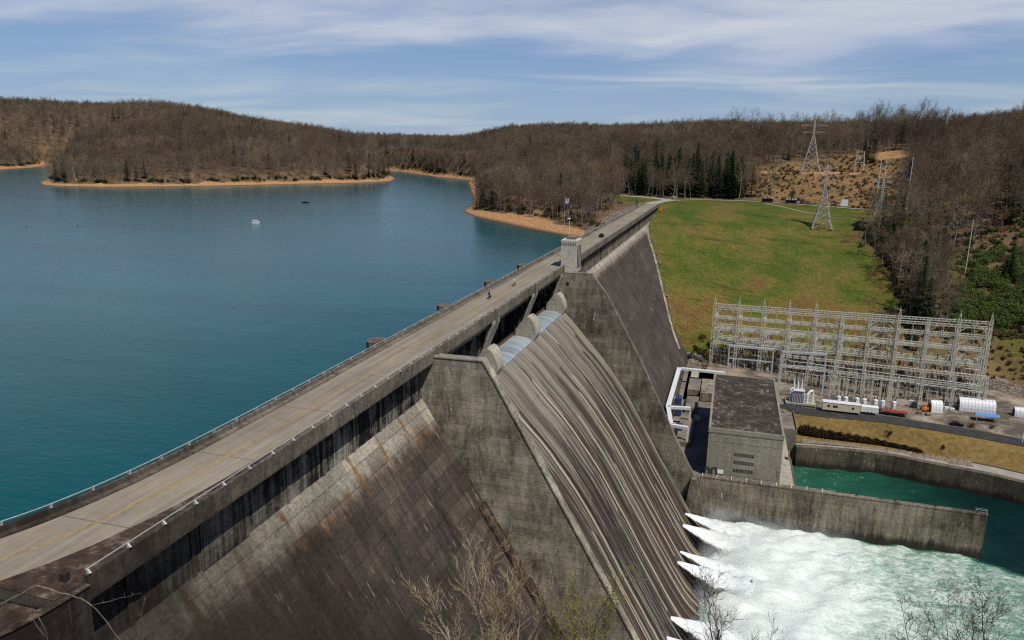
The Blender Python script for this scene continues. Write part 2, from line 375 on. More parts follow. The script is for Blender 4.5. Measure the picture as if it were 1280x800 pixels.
ctrl = [ # x, y, ground z
 (48, -119, 32), (48, -104, 20), (30, -100, 8), (0, -94, -12), (-6, -104, -10), (-24, -112, -6), (14, -104, -4), (-60, -130, 4), (90, -110, 20), (130, -90, 5), (30, -77, -9), (48, -80, -2), (66, -80, -3), (48, -60, -22), (66, -60, -24), (30, -58, -27), (17, -62, -27), (20, -40, -55), (50, -40, -46), (62, -24, -76),
 (0, -170, 40), (100, -200, 50), (200, -200, 30), (-200, -300, 20), (300, -300, 30), (12, -84, -24), (8, -60, -36), (92, -60, -26), (80, -40, -46),
 (30, 112, -67), (60, 112, -72), (30, 150, -67), (60, 150, -69), (30, 200, -66), (60, 200, -65), (45, 180, -66), (75, 210, -64), (110, 220, -64), (150, 200, -64.5), (90, 130, -82), (60, 60, -84), (60, 15, -80), (20, 60, -80), (100, 60, -84),
 (0, 60, -60), (20, 15, -72), (160, 90, -80), (150, 30, -80), (0, 160, -48), (10, 220, -52), (-5, 0, -55), (110, 20, -78), (25, -14, -64), (38, -28, -66), (48, -6, -80), (14, -44, -46), (120, 170, -66.5), (200, 165, -67),
 # grass slope
 (-6, 412, -2.8), (-3.8, 401, -4.6), (1.8, 338, -13.4), (8.7, 313, -24.4), (18.5, 273, -39.9), (25, 247, -50.5), (29, 238, -58),
 (50, 400, -6.5), (104, 398, -10.6), (50, 350, -19), (100, 350, -25), (50, 300, -38), (100, 300, -42), (60, 258, -58), (110, 262, -58), (45, 440, -2.8), (80, 440, -4), (112, 440, -5.2),
 (131, 370, -17), (137, 300, -42), (145, 330, -30), (144, 451, -5.6), (150, 265, -58), (20, 440, -2.2),
 # platform, right side hill
 (170, 240, -62), (185, 262, -60), (192, 300, -45), (209, 345, -24), (230, 300, -38), (240, 240, -58), (166, 330, -27), (175, 370, -10), (200, 400, 2), (240, 420, 12), (300, 340, -10), (216, 560, 28), (250, 520, 28), (300, 450, 20),
 (170, 420, -4), (190, 460, 2), (300, 200, -62), (400, 260, -40), (420, 400, 30), (160, 500, -2), (190, 520, 10),
 # corridor and ridge
 (100, 520, 0), (103, 560, 9), (112, 600, 17.5), (75, 580, 10), (118, 640, 23), (105, 680, 35), (150, 600, 19), (165, 560, 12), (182, 625, 34), (170, 690, 39), (100, 760, 38), (50, 700, 35), (200, 760, 46), (250, 700, 46), (300, 700, 50), (370, 720, 58), (300, 900, 55), (450, 700, 60),
 (20, 530, 0), (-20, 530, 1), (40, 530, 0), (60, 560, 7), (20, 580, 11), (-30, 580, 9), (20, 640, 26), (-60, 640, 18),
 (-63, 800, 35), (-8, 800, 40), (80, 800, 39), (163, 800, 44),
 # right mainland by the lake
 (-45, 500, -1), (-30, 440, -3), (-40, 380, -6), (-28, 340, -9), (-70, 430, -2), (-110, 470, 0), (-140, 500, 0), (-100, 560, 4), (-160, 620, 6), (-100, 800, 28), (-180, 800, 22), (-150, 1000, 38), (-250, 1000, 24), (-280, 1200, 34), (-400, 1300, 34), (-550, 1500, 34),
 # far hills
 (-738, 1750, 22), (-651, 1720, 33), (-525, 1700, 62), (-403, 1700, 72), (-286, 1700, 75), (-172, 1700, 75), (0, 1400, 70), (200, 1300, 66), (-400, 2100, 70), (-100, 2200, 70), (-900, 2000, 28), (-1100, 1800, 34), (500, 1500, 75), (0, 3300, 70), (-900, 3500, 78), (-1900, 3300, 60), (900, 2400, 70),
 # left peninsula and hill
 (-690, 650, -4), (-620, 700, 0), (-560, 800, 2), (-500, 930, 2), (-720, 760, 16), (-640, 850, 18), (-760, 900, 40), (-600, 960, 20), (-880, 1000, 52), (-560, 1060, 26), (-642, 1150, 32), (-724, 1150, 45), (-815, 1250, 55), (-968, 1300, 69), (-1129, 1320, 83), (-1319, 1380, 94), (-1619, 1320, 96),
 (-1290, 1260, 30), (-1450, 1250, 55), (-1350, 1000, 5), (-1500, 1000, 45), (-2000, 1300, 110), (-2000, 700, 60), (-1000, 1750, 22), (-1500, 1900, 90), (-2300, 2300, 80),
]
CT = np.array(ctrl, float)
def tps_fit(P):
    S = 300.0; A = P[:, :2]/S; n = len(A)
    d = np.linalg.norm(A[:, None]-A[None], axis=2)
    K = np.where(d > 0, d*d*np.log(d+1e-12), 0) + np.eye(n)*1e-4
    Q = np.hstack([np.ones((n, 1)), A]); T = np.zeros((n+3, n+3)); T[:n, :n] = K; T[:n, n:] = Q; T[n:, :n] = Q.T
    w = np.linalg.solve(T, np.concatenate([P[:, 2], np.zeros(3)]))
    return A, w, S
_A, _w, _S = tps_fit(CT)
def tps(X, Y):
    sh = X.shape; x = X.ravel()/_S; y = Y.ravel()/_S; o = _w[-3]+_w[-2]*x+_w[-1]*y
    for (a, b), w in zip(_A, _w[:-3]):
        d2 = (x-a)**2+(y-b)**2; o = o + w*.5*d2*np.log(d2+1e-12)
    return o.reshape(sh)
def sstep(a, b, v):
    t = np.clip((v-a)/(b-a), 0, 1); return t*t*(3-2*t)
_rs = np.random.RandomState(3)
_wv = [(_rs.uniform(-1, 1), _rs.uniform(-1, 1), _rs.uniform(0, 6.3)) for _ in range(14)]
def wob(X, Y, L):
    o = np.zeros_like(X)
    for a, b, c in _wv: o = o + np.sin((a*X+b*Y)/L*6+c)
    return o/5.0
platform = [(24, 178), (74, 178), (84, 184), (109, 185), (135, 181.5), (155, 177), (180, 172), (185, 215), (172, 262), (150, 252), (100, 250), (60, 250), (30, 244)]
def face_x(Z):   # downstream face of the dam
    return -1.9 + (-9.4-Z)/1.555
def heights(X, Y):
    z = np.clip(tps(X, Y), -90, 135)
    far = sstep(150, 900, np.hypot(X-48, Y-100))
    z = z + wob(X, Y, 420.)*7*far + wob(Y, X, 130.)*2.2*sstep(300, 800, np.hypot(X-48, Y-100))
    dl = sdf(lake_poly, X, Y) + wob(X, Y, 60.)*1.3*sstep(120, 300, Y)
    dr = sdf(river_poly, X, Y); dp = sdf(platform, X, Y)
    # lake side
    tip = sstep(0, 1, 1-np.hypot(X+92, Y-368)/120)   # broader flat beach at the near point
    run = 11+17*tip
    beach = LAKE + np.where(dl < 0, dl*.28, np.minimum(dl, run*1.5)*(3.6/run))
    beach = np.maximum(beach, -40)
    wt = sstep(run*.9, run*3.2, dl)
    zl = beach*(1-wt) + np.maximum(z, LAKE+3.2)*wt
    z = np.where((dl < 100) & ~((X > -9) & (Y < 415)), zl, z)
    # valley side
    valley = (X > 20) & (Y > 90)
    w = sstep(14, 0, dp); z = np.where(valley, z*(1-w)+(-64.0)*w, z)
    # lawn between platform and walkway
    lw = sstep(8, 36, dr)*5.5-70.0
    inl = (dp > 0) & (dr < 45) & (X > 76) & (Y > 100) & (Y < 190)
    z = np.where(inl, np.minimum(lw, -64.2), z)
    z = np.where(dr < 2.6, np.minimum(z, np.clip(-70.2+(dr-2.6)*9, -86, -70)), z)
    # roads
    for line, hw in ((far_road, 5.5), (park_road, 6), (access_road, 5.5)):
        d, rz = pdist(line, X, Y); w = sstep(hw+7, hw, d); ok = (Y > 420) | (Y < 250)
        z = np.where(ok, z*(1-w)+(rz-.12)*w, z)
    # buried below the dam, the deck and the chute
    fx = face_x(z)
    under = (X > -13) & (X < fx+.5) & (Y > -78) & (Y < 408)
    zd = np.minimum(-9.4-(X+1.9)*1.555, -9.4)-2.5
    z = np.where(under, np.minimum(z, zd), z)
    z = np.where((X > -13) & (X < 62) & (Y > -4) & (Y < 108), np.minimum(z, -86), z)
    z = np.where((X > -14) & (X <= 0) & (Y > -78) & (Y < 408), np.minimum(z, -6.0), z)
    return z, dl, dr, dp
def axis(segs):
    o = [segs[0][0]]
    for a, b, s in segs:
        n = max(1, int(round((b-a)/s))); o += list(np.linspace(a, b, n+1)[1:])
    return np.array(o)
gx = axis([(-2600, -1500, 50), (-1500, -700, 14), (-700, -200, 8), (-200, -40, 4), (-40, 260, 2.5), (260, 400, 7), (400, 700, 25), (700, 1800, 90)])
gy = axis([(-450, -140, 25), (-140, 560, 2.8), (560, 800, 6), (800, 1300, 9), (1300, 1700, 12), (1700, 2000, 25), (2000, 4200, 80)])
GX, GY = np.meshgrid(gx, gy)
GZ, DL, DR, DP = heights(GX, GY)
def ground(x, y):
    x = min(max(float(x), gx[0]+.01), gx[-1]-.01); y = min(max(float(y), gy[0]+.01), gy[-1]-.01)
    i = int(np.searchsorted(gx, x))-1; j = int(np.searchsorted(gy, y))-1
    u = (x-gx[i])/(gx[i+1]-gx[i]); v = (y-gy[j])/(gy[j+1]-gy[j])
    return float((GZ[j, i]*(1-u)+GZ[j, i+1]*u)*(1-v)+(GZ[j+1, i]*(1-u)+GZ[j+1, i+1]*u)*v)
def grounds(x, y): return heights(np.atleast_2d(np.asarray(x, float)), np.atleast_2d(np.asarray(y, float)))[0][0]
grass_poly = [(-12, 400), (-1.5, 410), (-4, 380), (1, 338), (8, 313), (18, 273), (25, 247), (30, 242), (60, 252), (100, 254), (132, 262), (137, 285), (136, 310), (131, 345), (124, 375), (122, 400), (130, 425), (150, 440), (160, 462), (146, 469), (118, 477), (92, 489), (70, 499), (45, 498), (20, 488), (4, 462), (-2, 436)]
park_poly = [(-10, 445), (-2, 470), (-8, 492), (-40, 494), (-72, 500), (-85, 500), (-60, 480), (-40, 462), (-22, 446)]
clear_poly = [(72, 512), (128, 486), (150, 480), (172, 520), (178, 560), (195, 620), (192, 660), (150, 668), (110, 652), (74, 618), (60, 585), (62, 545)]
riprap_poly = [(-11, 296), (-24, 308), (-36, 326), (-33, 360), (-24, 400), (-13, 432), (-10, 436)]
def cover_masks(X, Y, Z, DLm, DRm, DPm):
    gr = np.maximum(sstep(1.5, -3, sdf(grass_poly, X, Y)), sstep(1.5, -2, sdf(park_poly, X, Y)))
    tip = sstep(0, 1, 1-np.hypot(X+92, Y-368)/120)
    gr = np.maximum(gr, (X > 118)*(Y > 250)*(Y < 500)*sstep(350, 250, X)*np.clip(.48+.30*wob(X, Y, 62.), 0, .62))
    wv_ = 1+.28*wob(X, Y, 33.)+.2*wob(Y, X, 14.)
    clay = sstep(13+20*tip, 7+15*tip, DLm*wv_)*sstep(-14, -4, DLm)*(Y > 200)
    cl = sstep(4, -4, sdf(clear_poly, X, Y))
    n1 = wob(X*1.3, Y, 45.)
    clay = np.maximum(clay, cl*sstep(.15, .9, n1*.5+.35*wob(Y*1.1, X, 17.)+1.5*np.exp(-((X-186+(Y-640)*.5)**2/260+(Y-638)**2/420))+1.3*np.exp(-((X-88)**2/420+(Y-604)**2/110))+1.1*np.exp(-((X-118)**2/500+(Y-598)**2/60))+1.2*np.exp(-(np.abs(Y-622+(X-100)*.55)/3.2)**2)*(X > 100)*(X < 168)*.9-.24))
    grav = np.maximum(sstep(1, -2, DPm)*(X > 20)*(Y > 100), sstep(2, -2, sdf(riprap_poly, X, Y)))
    lawn = ((DPm > -1) & (DRm > 4) & (DRm < 45) & (X > 76) & (Y > 100) & (Y < 192)).astype(float)
    lawn = np.maximum(lawn, sstep(30, 4, np.abs(DPm))*(X > 132)*(Y > 215)*(DPm > 0)*.46)
    return gr, clay, grav, lawn, cl
GR, CL, GV, LW, CLR = cover_masks(GX, GY, GZ, DL, DR, DP)
def grid_mesh(name, X, Y, Z, attrs, m):
    ny, nx = X.shape; co = np.stack([X, Y, Z], -1).reshape(-1, 3)
    idx = np.arange(nx*ny).reshape(ny, nx)
    q = np.stack([idx[:-1, :-1], idx[:-1, 1:], idx[1:, 1:], idx[1:, :-1]], -1).reshape(-1, 4)
    me = bpy.data.meshes.new(name); me.vertices.add(len(co)); me.vertices.foreach_set('co', co.ravel())
    me.loops.add(q.size); me.loops.foreach_set('vertex_index', q.ravel().astype(np.int32))
    me.polygons.add(len(q)); me.polygons.foreach_set('loop_start', (np.arange(len(q))*4).astype(np.int32))
    me.polygons.foreach_set('use_smooth', np.ones(len(q), bool))
    me.update(calc_edges=True); me.validate()
    for k, v in attrs.items():
        a = me.attributes.new(k, 'FLOAT', 'POINT'); a.data.foreach_set('value', v.ravel().astype(np.float32))
    me.materials.append(m); o = bpy.data.objects.new(name, me); col.objects.link(o); return o
def f_ground(g):
    p = g.pos(); x, y, z = g.sep(p)
    n = g.noise(p, .05, 5, .6); f = g.noise(p, .6, 5, .7); ff = g.noise(p, 3.0, 4, .7)
    litter = g.ramp(g.math('ADD', g.math('MULTIPLY', n, .5), g.math('MULTIPLY', f, .5)), [(.35, (.06, .042, .024)), (.5, (.125, .08, .045)), (.65, (.21, .14, .08))])
    # shrubby brown/olive clearing colour variation
    k = g.noise(p, .12, 5, .65)
    litter = g.mix(g.math('MULTIPLY', g.attr('clear').outputs['Fac'], .9), litter, g.ramp(k, [(.35, (.07, .065, .022)), (.5, (.17, .108, .05)), (.62, (.25, .135, .06))]))
    gn = g.noise(p, .035, 4, .6); gm = g.noise(g.scale(p, (1, .5, 1)), .16, 5, .7)
    gt = g.math('ADD', g.math('ADD', g.math('MULTIPLY', gn, .8), -.125), g.math('ADD', g.math('MULTIPLY', gm, .45), g.rng(z, -26, -62, .0, -.15)))
    grass = g.ramp(gt, [(.30, (.115, .062, .022)), (.39, (.12, .088, .024)), (.46, (.082, .082, .015)), (.54, (.052, .072, .010)), (.68, (.032, .058, .007))])
    grass = g.mix(g.ramp(ff, [(.45, 0.0), (.75, .45)]), grass, (.15, .125, .035))
    grass = g.mix(g.ramp(g.noise(g.scale(p, (.3, .9, .9)), 1.0, 4, .7), [(.52, 0.0), (.68, .6)]), grass, (.025, .045, .006))
    tuft = g.noise(p, .75, 6, .8)
    grass = g.mix(1.0, grass, g.ramp(tuft, [(.30, .5), (.5, 1.12), (.7, 1.75)]), 'MULTIPLY')
    grass = g.mix(g.ramp(g.noise(g.scale(p, (.2, 1.6, 1.6)), .35, 4, .7), [(.60, 0.0), (.68, .55)]), grass, (.13, .10, .03))
    grass = g.mix(g.ramp(g.noise(g.scale(p, (.010, .20, .20)), 1.0, 4, .65, .4), [(.57, 0.0), (.66, .6)]), grass, (.028, .042, .006))
    clay = g.ramp(g.math('ADD', g.math('MULTIPLY', f, .6), g.math('MULTIPLY', g.noise(g.scale(p, (.4, .4, 3)), 1.0, 4, .6), .4)), [(.34, (.18, .085, .035)), (.46, (.32, .165, .07)), (.56, (.41, .245, .12)), (.7, (.46, .35, .23))])
    clay = g.mix(g.rng(z, LAKE+.9, LAKE+.15), clay, (.11, .055, .024))
    cv = g.vor(p, .9); gravel = g.mix(g.ramp(cv.outputs['Distance'], [(.1, 0.0), (.6, 1.0)]), (.34, .28, .21), (.19, .155, .12))
    gravel = g.mix(g.ramp(g.noise(p, .11, 5, .65), [(.49, .9), (.60, 0.0)]), gravel, (.085, .068, .052))
    gravel = g.mix(g.ramp(n, [(.5, 0.0), (.64, .6)]), gravel, (.42, .34, .25))
    rip = g.mix(g.ramp(g.vor(p, .8).outputs['Distance'], [(.15, 0.0), (.7, 1.0)]), (.24, .22, .20), (.06, .055, .05))
    lawn = g.ramp(g.math('ADD', g.math('MULTIPLY', n, .4), g.math('MULTIPLY', f, .6)), [(.35, (.10, .066, .022)), (.5, (.18, .12, .04)), (.68, (.27, .185, .075))])
    def soft(a, w=.5):
        return g.rng(g.math('ADD', g.attr(a).outputs['Fac'], g.math('MULTIPLY', g.math('SUBTRACT', f, .5), w)), .38, .62)
    c = g.mix(soft('grass', 1.5), litter, grass)
    c = g.mix(soft('clay', 1.1), c, clay)
    c = g.mix(soft('lawn', .3), c, lawn)
    c = g.mix(soft('gravel', .3), c, g.mix(g.rng(z, -40, -30), gravel, rip))
    return c, g.math('ADD', f, g.math('MULTIPLY', ff, .5))
MT['ground'] = material('ground cover', f_ground, .95, .1, .6, dist=.5)
tag(grid_mesh('ground', GX, GY, GZ, {'grass': GR, 'clay': CL, 'gravel': GV, 'lawn': LW, 'clear': CLR}, MT['ground']), 'wooded hills, grass slope and clay shores around the lake and river', None, None, 'structure')

# ------------------------------------------------------------------ water
def f_lake(g):
    p = g.pos()
    big = g.noise(g.scale(p, (.004, .0025, 1)), 1.0, 3, .5)
    pt = g.noise(g.scale(p, (.0045, .022, 1)), 1.0, 5, .62, .7)
    w1 = g.noise(g.scale(p, (.35, .9, 1)), 1.0, 4, .6); w2 = g.noise(g.scale(p, (.05, .11, 1)), 1.0, 3, .6)
    c = g.mix(big, (.0015, .050, .060), (.003, .077, .087))
    c = g.mix(1.0, c, g.ramp(pt, [(.36, .85), (.52, 1.0), (.66, 1.12)]), 'MULTIPLY')
    return c, g.math('ADD', g.math('MULTIPLY', w1, .5), g.math('MULTIPLY', w2, 1.0))
MT['lake'] = material('lake water', f_lake, .16, .21, .22, dist=.6, IOR=1.33)
lx = axis([(-2600, -900, 100), (-900, -9, 30)]); ly = axis([(-440, 500, 30), (500, 1700, 60)])
LXg, LYg = np.meshgrid(lx, ly)
tag(grid_mesh('lake_water', LXg, LYg, np.full(LXg.shape, LAKE), {}, MT['lake']), 'calm teal lake held behind the dam', None, None, 'structure')

SLU = [at(860, 647, x=42.7), at(855, 662, x=42.3), at(850, 688, x=41.8), at(845, 699, x=41.2), at(838, 770, x=41.8)]
JY = [96.3, 87.9, 73.2, 66.7, 41.9, 33.6]
px_ = axis([(36, 150, .9), (150, 340, 4), (340, 700, 20)]); py_ = axis([(-300, -40, 16), (-40, 20, 2.5), (20, 160, .9)])
PX, PY = np.meshgrid(px_, py_)
# foam: strong in the stilling pool below the chute, ending along a ragged line past the wall end
edge = 105.2 - np.clip((PX-122)*.55, 0, None) - 2.2*np.sin(PX*.21)*sstep(118, 135, PX)
foam = sstep(edge+.8, edge-2.5, PY)*sstep(260, 120, PX)
foam = np.where((PX < 44), 0, foam)
core = np.zeros_like(PX)
for y0 in JY:
    core = np.maximum(core, np.exp(-((PY-y0-(PX-45)*.05)/(4.4+.16*(PX-44).clip(0)))**2)*sstep(104, 58, PX))
tail = sstep(104, 107, PY)*sstep(145, 80, PX)*.36
foam_d = np.clip(foam*.26*sstep(150, 70, PX)+.60*foam+core*.72, 0, 1.35)
foam_d = np.where(PY > 105, tail, foam_d)
rng_ = np.random.RandomState(5)
hz = np.zeros_like(PX)
for i in range(46):
    L = rng_.uniform(1.6, 14); a = rng_.uniform(-1.1, 1.1)+(0 if i % 3 else 1.5); amp = .02*L
    hz += amp*np.sin((PX*math.cos(a)+PY*math.sin(a))*6.283/L+rng_.uniform(0, 6.3)+.9*np.sin(PX*.11+PY*.07*i % 5))
PZ = POOL + hz*(.10+.5*np.clip(foam_d, 0, 1)) + core*.9*(.5+.6*np.abs(np.sin(PX*.8+np.sin(PY*.9)*2)))
PZ = PZ - 4.0*np.exp(-((PX-45)/6.5)**2)*(PY < 104)*(PY > -3)
foam_d = np.where((PX < 54) & (PY < 104), foam_d*sstep(44, 55, PX)*.9+core*.3, foam_d)
foam_d = np.clip(foam_d+.95*np.exp(-((PX-61)/13)**2)*sstep(24, 34, PY)*sstep(104.3, 101, PY)*(1-.8*np.exp(-((PY-80.5)/3)**2)*sstep(58, 50, PX)), 0, 1.45)
def f_river(g):
    p = g.pos(); fo = g.attr('foam').outputs['Fac']
    wv = g.noise(g.scale(p, (.06, .06, 0)), 1.0, 3, .5)
    wp = g.node('ShaderNodeVectorMath', {'operation': 'ADD'}, i0=p, i1=g.scale(g.node('ShaderNodeTexNoise', None, Vector=p, Scale=.09, Detail=3).outputs['Color'], (14, 14, 0))).outputs[0]
    a = g.noise(g.scale(wp, (.12, .30, 1)), 1.0, 8, .72, .8); b = g.noise(g.scale(wp, (.5, .8, 1)), 1.0, 6, .75, .6)
    lace = g.math('ABSOLUTE', g.math('SUBTRACT', g.noise(g.scale(wp, (.16, .22, 1)), 1.0, 5, .6, 1.2), .5))
    s = g.math('ADD', g.math('MULTIPLY', a, .62), g.math('ADD', g.math('MULTIPLY', b, .3), g.rng(lace, 0, .10, .16, 0)))
    f = g.math('MULTIPLY', g.math('SUBTRACT', g.math('ADD', s, g.math('MULTIPLY', fo, .50)), .80), 2.7, True)
    deep = g.mix(wv, (.001, .012, .012), (.003, .022, .020))
    green = g.mix(wv, (.007, .060, .034), (.024, .115, .068))
    base = g.mix(g.rng(fo, .03, .36), deep, green)
    milk = g.mix(g.rng(fo, .4, 1.0), base, (.27, .41, .32))
    c = g.mix(f, milk, (.74, .79, .75))
    return c, g.math('ADD', g.math('MULTIPLY', s, 1.0), g.math('MULTIPLY', b, .5))
MT['river'] = material('turbulent tailwater', f_river, .28, .4, .55, dist=.8, IOR=1.33)
tag(grid_mesh('river_water', PX, PY, PZ, {'foam': foam_d}, MT['river']), 'green tailwater churned to white foam below the spillway', None, None, 'structure')

# ------------------------------------------------------------------ road strips
def offset_line(line, off):
    o = []
    for i, p in enumerate(line):
        a = line[max(i-1, 0)]; b = line[min(i+1, len(line)-1)]
        dx, dy = b[0]-a[0], b[1]-a[1]; l = math.hypot(dx, dy); o.append((p[0]+dy/l*off, p[1]-dx/l*off, p[2]))
    return o
def smooth_line(line, n=6):
    P = [np.array(p, float) for p in line]; P = [2*P[0]-P[1]]+P+[2*P[-1]-P[-2]]; o = []
    for i in range(1, len(P)-2):
        for k in range(n):
            t = k/n; o.append(.5*((2*P[i])+(-P[i-1]+P[i+1])*t+(2*P[i-1]-5*P[i]+4*P[i+1]-P[i+2])*t*t+(-P[i-1]+3*P[i]-3*P[i+1]+P[i+2])*t**3))
    o.append(P[-2]); return [tuple(q) for q in o]
RZ = -1.1
# centre line of the crest road: straight along the dam, bending towards the lake at the near end
crest = smooth_line([(-24, -89, RZ), (-17, -84.5, RZ), (-11.4, -79, RZ), (-8.4, -73, RZ), (-6.7, -66.5, RZ), (-5.7, -59, RZ), (-5.2, -50, RZ), (-5.0, -38, RZ)], 6) + [(-4.95, y, RZ) for y in range(-28, 412, 10)]
WL, WR = 4.05, 3.75
L_ = offset_line(crest, -WL); R_ = offset_line(crest, WR)
tag(MB().strip(L_, R_).build('road', MT['road']), 'pale worn two lane road along the dam crest', None, None, 'structure')
for s_ in (-.13, .13):
    a = offset_line(crest, s_-.06); b = offset_line(crest, s_+.06)
    up = lambda q: [(x, y, z+.012) for x, y, z in q]
    tag(MB().strip(up(a), up(b)).build('road_marking', MT['yellow']), 'faded yellow centre line on the crest road', None, None, 'structure')
fr = smooth_line(far_road, 6)
tag(MB().strip([(x, y, z+.06) for x, y, z in offset_line(fr, -4.6)], [(x, y, z+.06) for x, y, z in offset_line(fr, 4.6)]).build('road', MT['grey_road']), 'grey road curving past the grass slope at the far abutment', None, None, 'structure')
pr = smooth_line(park_road, 6)
tag(MB().strip([(x, y, z+.05) for x, y, z in offset_line(pr, -5.2)], [(x, y, z+.05) for x, y, z in offset_line(pr, 5.2)]).build('parking_area', MT['grey_road']), 'small grey parking area beside the lake woods', None, None, 'structure')
ar = smooth_line(access_road, 6)
tag(MB().strip([(x, y, z+.06) for x, y, z in offset_line(ar, -4.6)], [(x, y, z+.06) for x, y, z in offset_line(ar, 4.0)]).build('road', MT['asphalt']), 'black asphalt service road between switchyard and tan lawn', None, None, 'structure')
# footpath down the grass to the first pylon
fp = smooth_line([(72, 492, 0), (84, 462, 0), (98, 436, 0), (116, 424, 0), (132, 420, 0), (148, 424, 0)], 6)
fpz = [ground(x, y) for x, y, z in fp]; fp = [(x, y, z+.12) for (x, y, _), z in zip(fp, fpz)]
tag(MB().strip(offset_line(fp, -.9), offset_line(fp, .9)).build('path', MT['walk']), 'thin gravel path crossing the top of the grass slope', None, None, 'structure')

# ------------------------------------------------------------------ the dam
dam = thing('concrete_dam', (0, 150, -80), 'long grey concrete gravity dam with a streaked spillway, carrying the crest road', 'dam')
Y0, Y1 = -84.0, 411.0
def nonoverflow(y0, y1, zb):
    return MB().prism([(-10.2, -2.4), (-2.2, -2.4), (-2.2, -9.42), (-1.85, -9.5), (face_x(-24), -24), (face_x(zb), zb), (-10.2, zb)], y0, y1)
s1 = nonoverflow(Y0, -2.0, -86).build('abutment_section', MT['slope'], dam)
s2 = nonoverflow(106.0, Y1, -86).build('abutment_section', MT['slope_far'], dam)
for sec, y0, y1, step in ((s1, -81.0, -2.01, 8.6), (s2, 112.1, 409, 8.6)):
    m = MB().box(-2.25, -1.9, y0, y1, -9.6, -2.45)
    if sec is s1: m.box(-2.2, -1.72, -60.5, -52.5, -9.7, -2.7)
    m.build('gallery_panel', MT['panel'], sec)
    y = y0+2.2
    while y < y1-.5:
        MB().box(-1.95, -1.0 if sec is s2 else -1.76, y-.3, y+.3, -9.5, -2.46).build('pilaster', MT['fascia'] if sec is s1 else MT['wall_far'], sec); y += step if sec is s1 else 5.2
# chute
prof = smooth_line([(-4.5, -14.5, 0), (-2, -14.6, 0), (.4, -15.0, 0), (2.2, -16.4, 0), (4.9, -19.0, 0), (8.7, -23.3, 0), (12, -26.7, 0), (15.2, -30.5, 0), (19, -35.5, 0), (23.2, -41.5, 0), (28.6, -50.6, 0), (34.1, -60, 0), (38.4, -67.2, 0), (42.0, -73.0, 0), (45.2, -77.4, 0), (48.6, -80.4, 0), (52.5, -82.0, 0), (58, -82.6, 0)], 5)
pr2 = [(a, b) for a, b, _ in prof]
NY = 26; ys = np.linspace(0.02, 103.98, NY+1); vs = []; fs = []
for y in ys: vs += [(a, y, b) for a, b in pr2]
n = len(pr2)
for j in range(NY):
    for i in range(n-1): fs.append((j*n+i, j*n+i+1, (j+1)*n+i+1, (j+1)*n+i))
chute = MB().add(vs, fs).build('spillway_chute', MT['spill'], dam, smooth=True)
core_ = MB().prism([(-10.2, -17.5), (-4.6, -14.6)]+[(a-.3, b-.5) for a, b in pr2[2:]]+[(58, -88), (-10.2, -88)], .04, 103.96).build('spillway_core', MT['wall'], dam)
# walls either side of the chute
MB().prism([(-10.3, -2.6), (-1.2, -2.6), (-1.2, -1.75), (9.3, -1.65), (10.7, -4.0), (34.2, -43.9), (45.5, -63.2), (62, -66.5), (62, -88), (-10.3, -88)], -2.0, 0.0).build('spillway_wall', MT['wall'], dam)
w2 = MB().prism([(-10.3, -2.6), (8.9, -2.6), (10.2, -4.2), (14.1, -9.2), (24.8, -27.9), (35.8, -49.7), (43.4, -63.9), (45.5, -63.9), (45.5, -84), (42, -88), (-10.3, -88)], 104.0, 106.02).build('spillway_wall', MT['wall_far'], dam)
MB().prism([(9.2, -1.62), (10.75, -4.0), (34.3, -43.95), (45.5, -63.1), (45.5, -62.85), (34.45, -43.7), (10.9, -3.75), (9.35, -1.42), (-1.0, -1.5), (-1.0, -1.72)], -2.12, .12).build('coping', MT['wall'], dam)
MB().box(1.1, 1.9, 103.9, 104.05, -6.6, -5.7).build('opening', MT['black'], w2)
# toe buttress beside the bucket
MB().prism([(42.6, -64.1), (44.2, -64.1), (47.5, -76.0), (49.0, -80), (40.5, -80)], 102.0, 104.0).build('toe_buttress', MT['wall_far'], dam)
MT['drain'] = material('drain debris', lambda g: g.ramp(g.noise(g.pos(), .7, 6, .75), [(.36, (.012, .009, .007)), (.5, (.05, .036, .026)), (.62, (.15, .105, .07))]), .95, .1)
# drains along both walls, dark with debris
def on_face(z): return face_x(z)
for ya, yb, ztop, zend in ((-5.0, -2.0, -27.5, -70), (106.02, 108.8, -16, -62)):
    MB().prism([(on_face(ztop), ztop), (on_face(zend), zend), (on_face(zend)+.35, zend+.25), (on_face(ztop)+.35, ztop+.25)], ya, yb).build('drain_gutter', MT['drain'], dam)
# toe gutter where the far face meets the grass
tg = [(-3.8, 401, -4.6), (1.6, 338, -13.3), (8.6, 313, -24.3), (18.4, 273, -39.8), (24.9, 247, -50.4), (29.5, 236, -58)]
m = MB()
for a, b in zip(smooth_line(tg, 4)[:-1], smooth_line(tg, 4)[1:]):
    m.bar((face_x(a[2])+.2, a[1], a[2]), (face_x(b[2])+.2, b[1], b[2]), 1.0, .6)
m.build('toe_gutter', MT['wall'], dam)
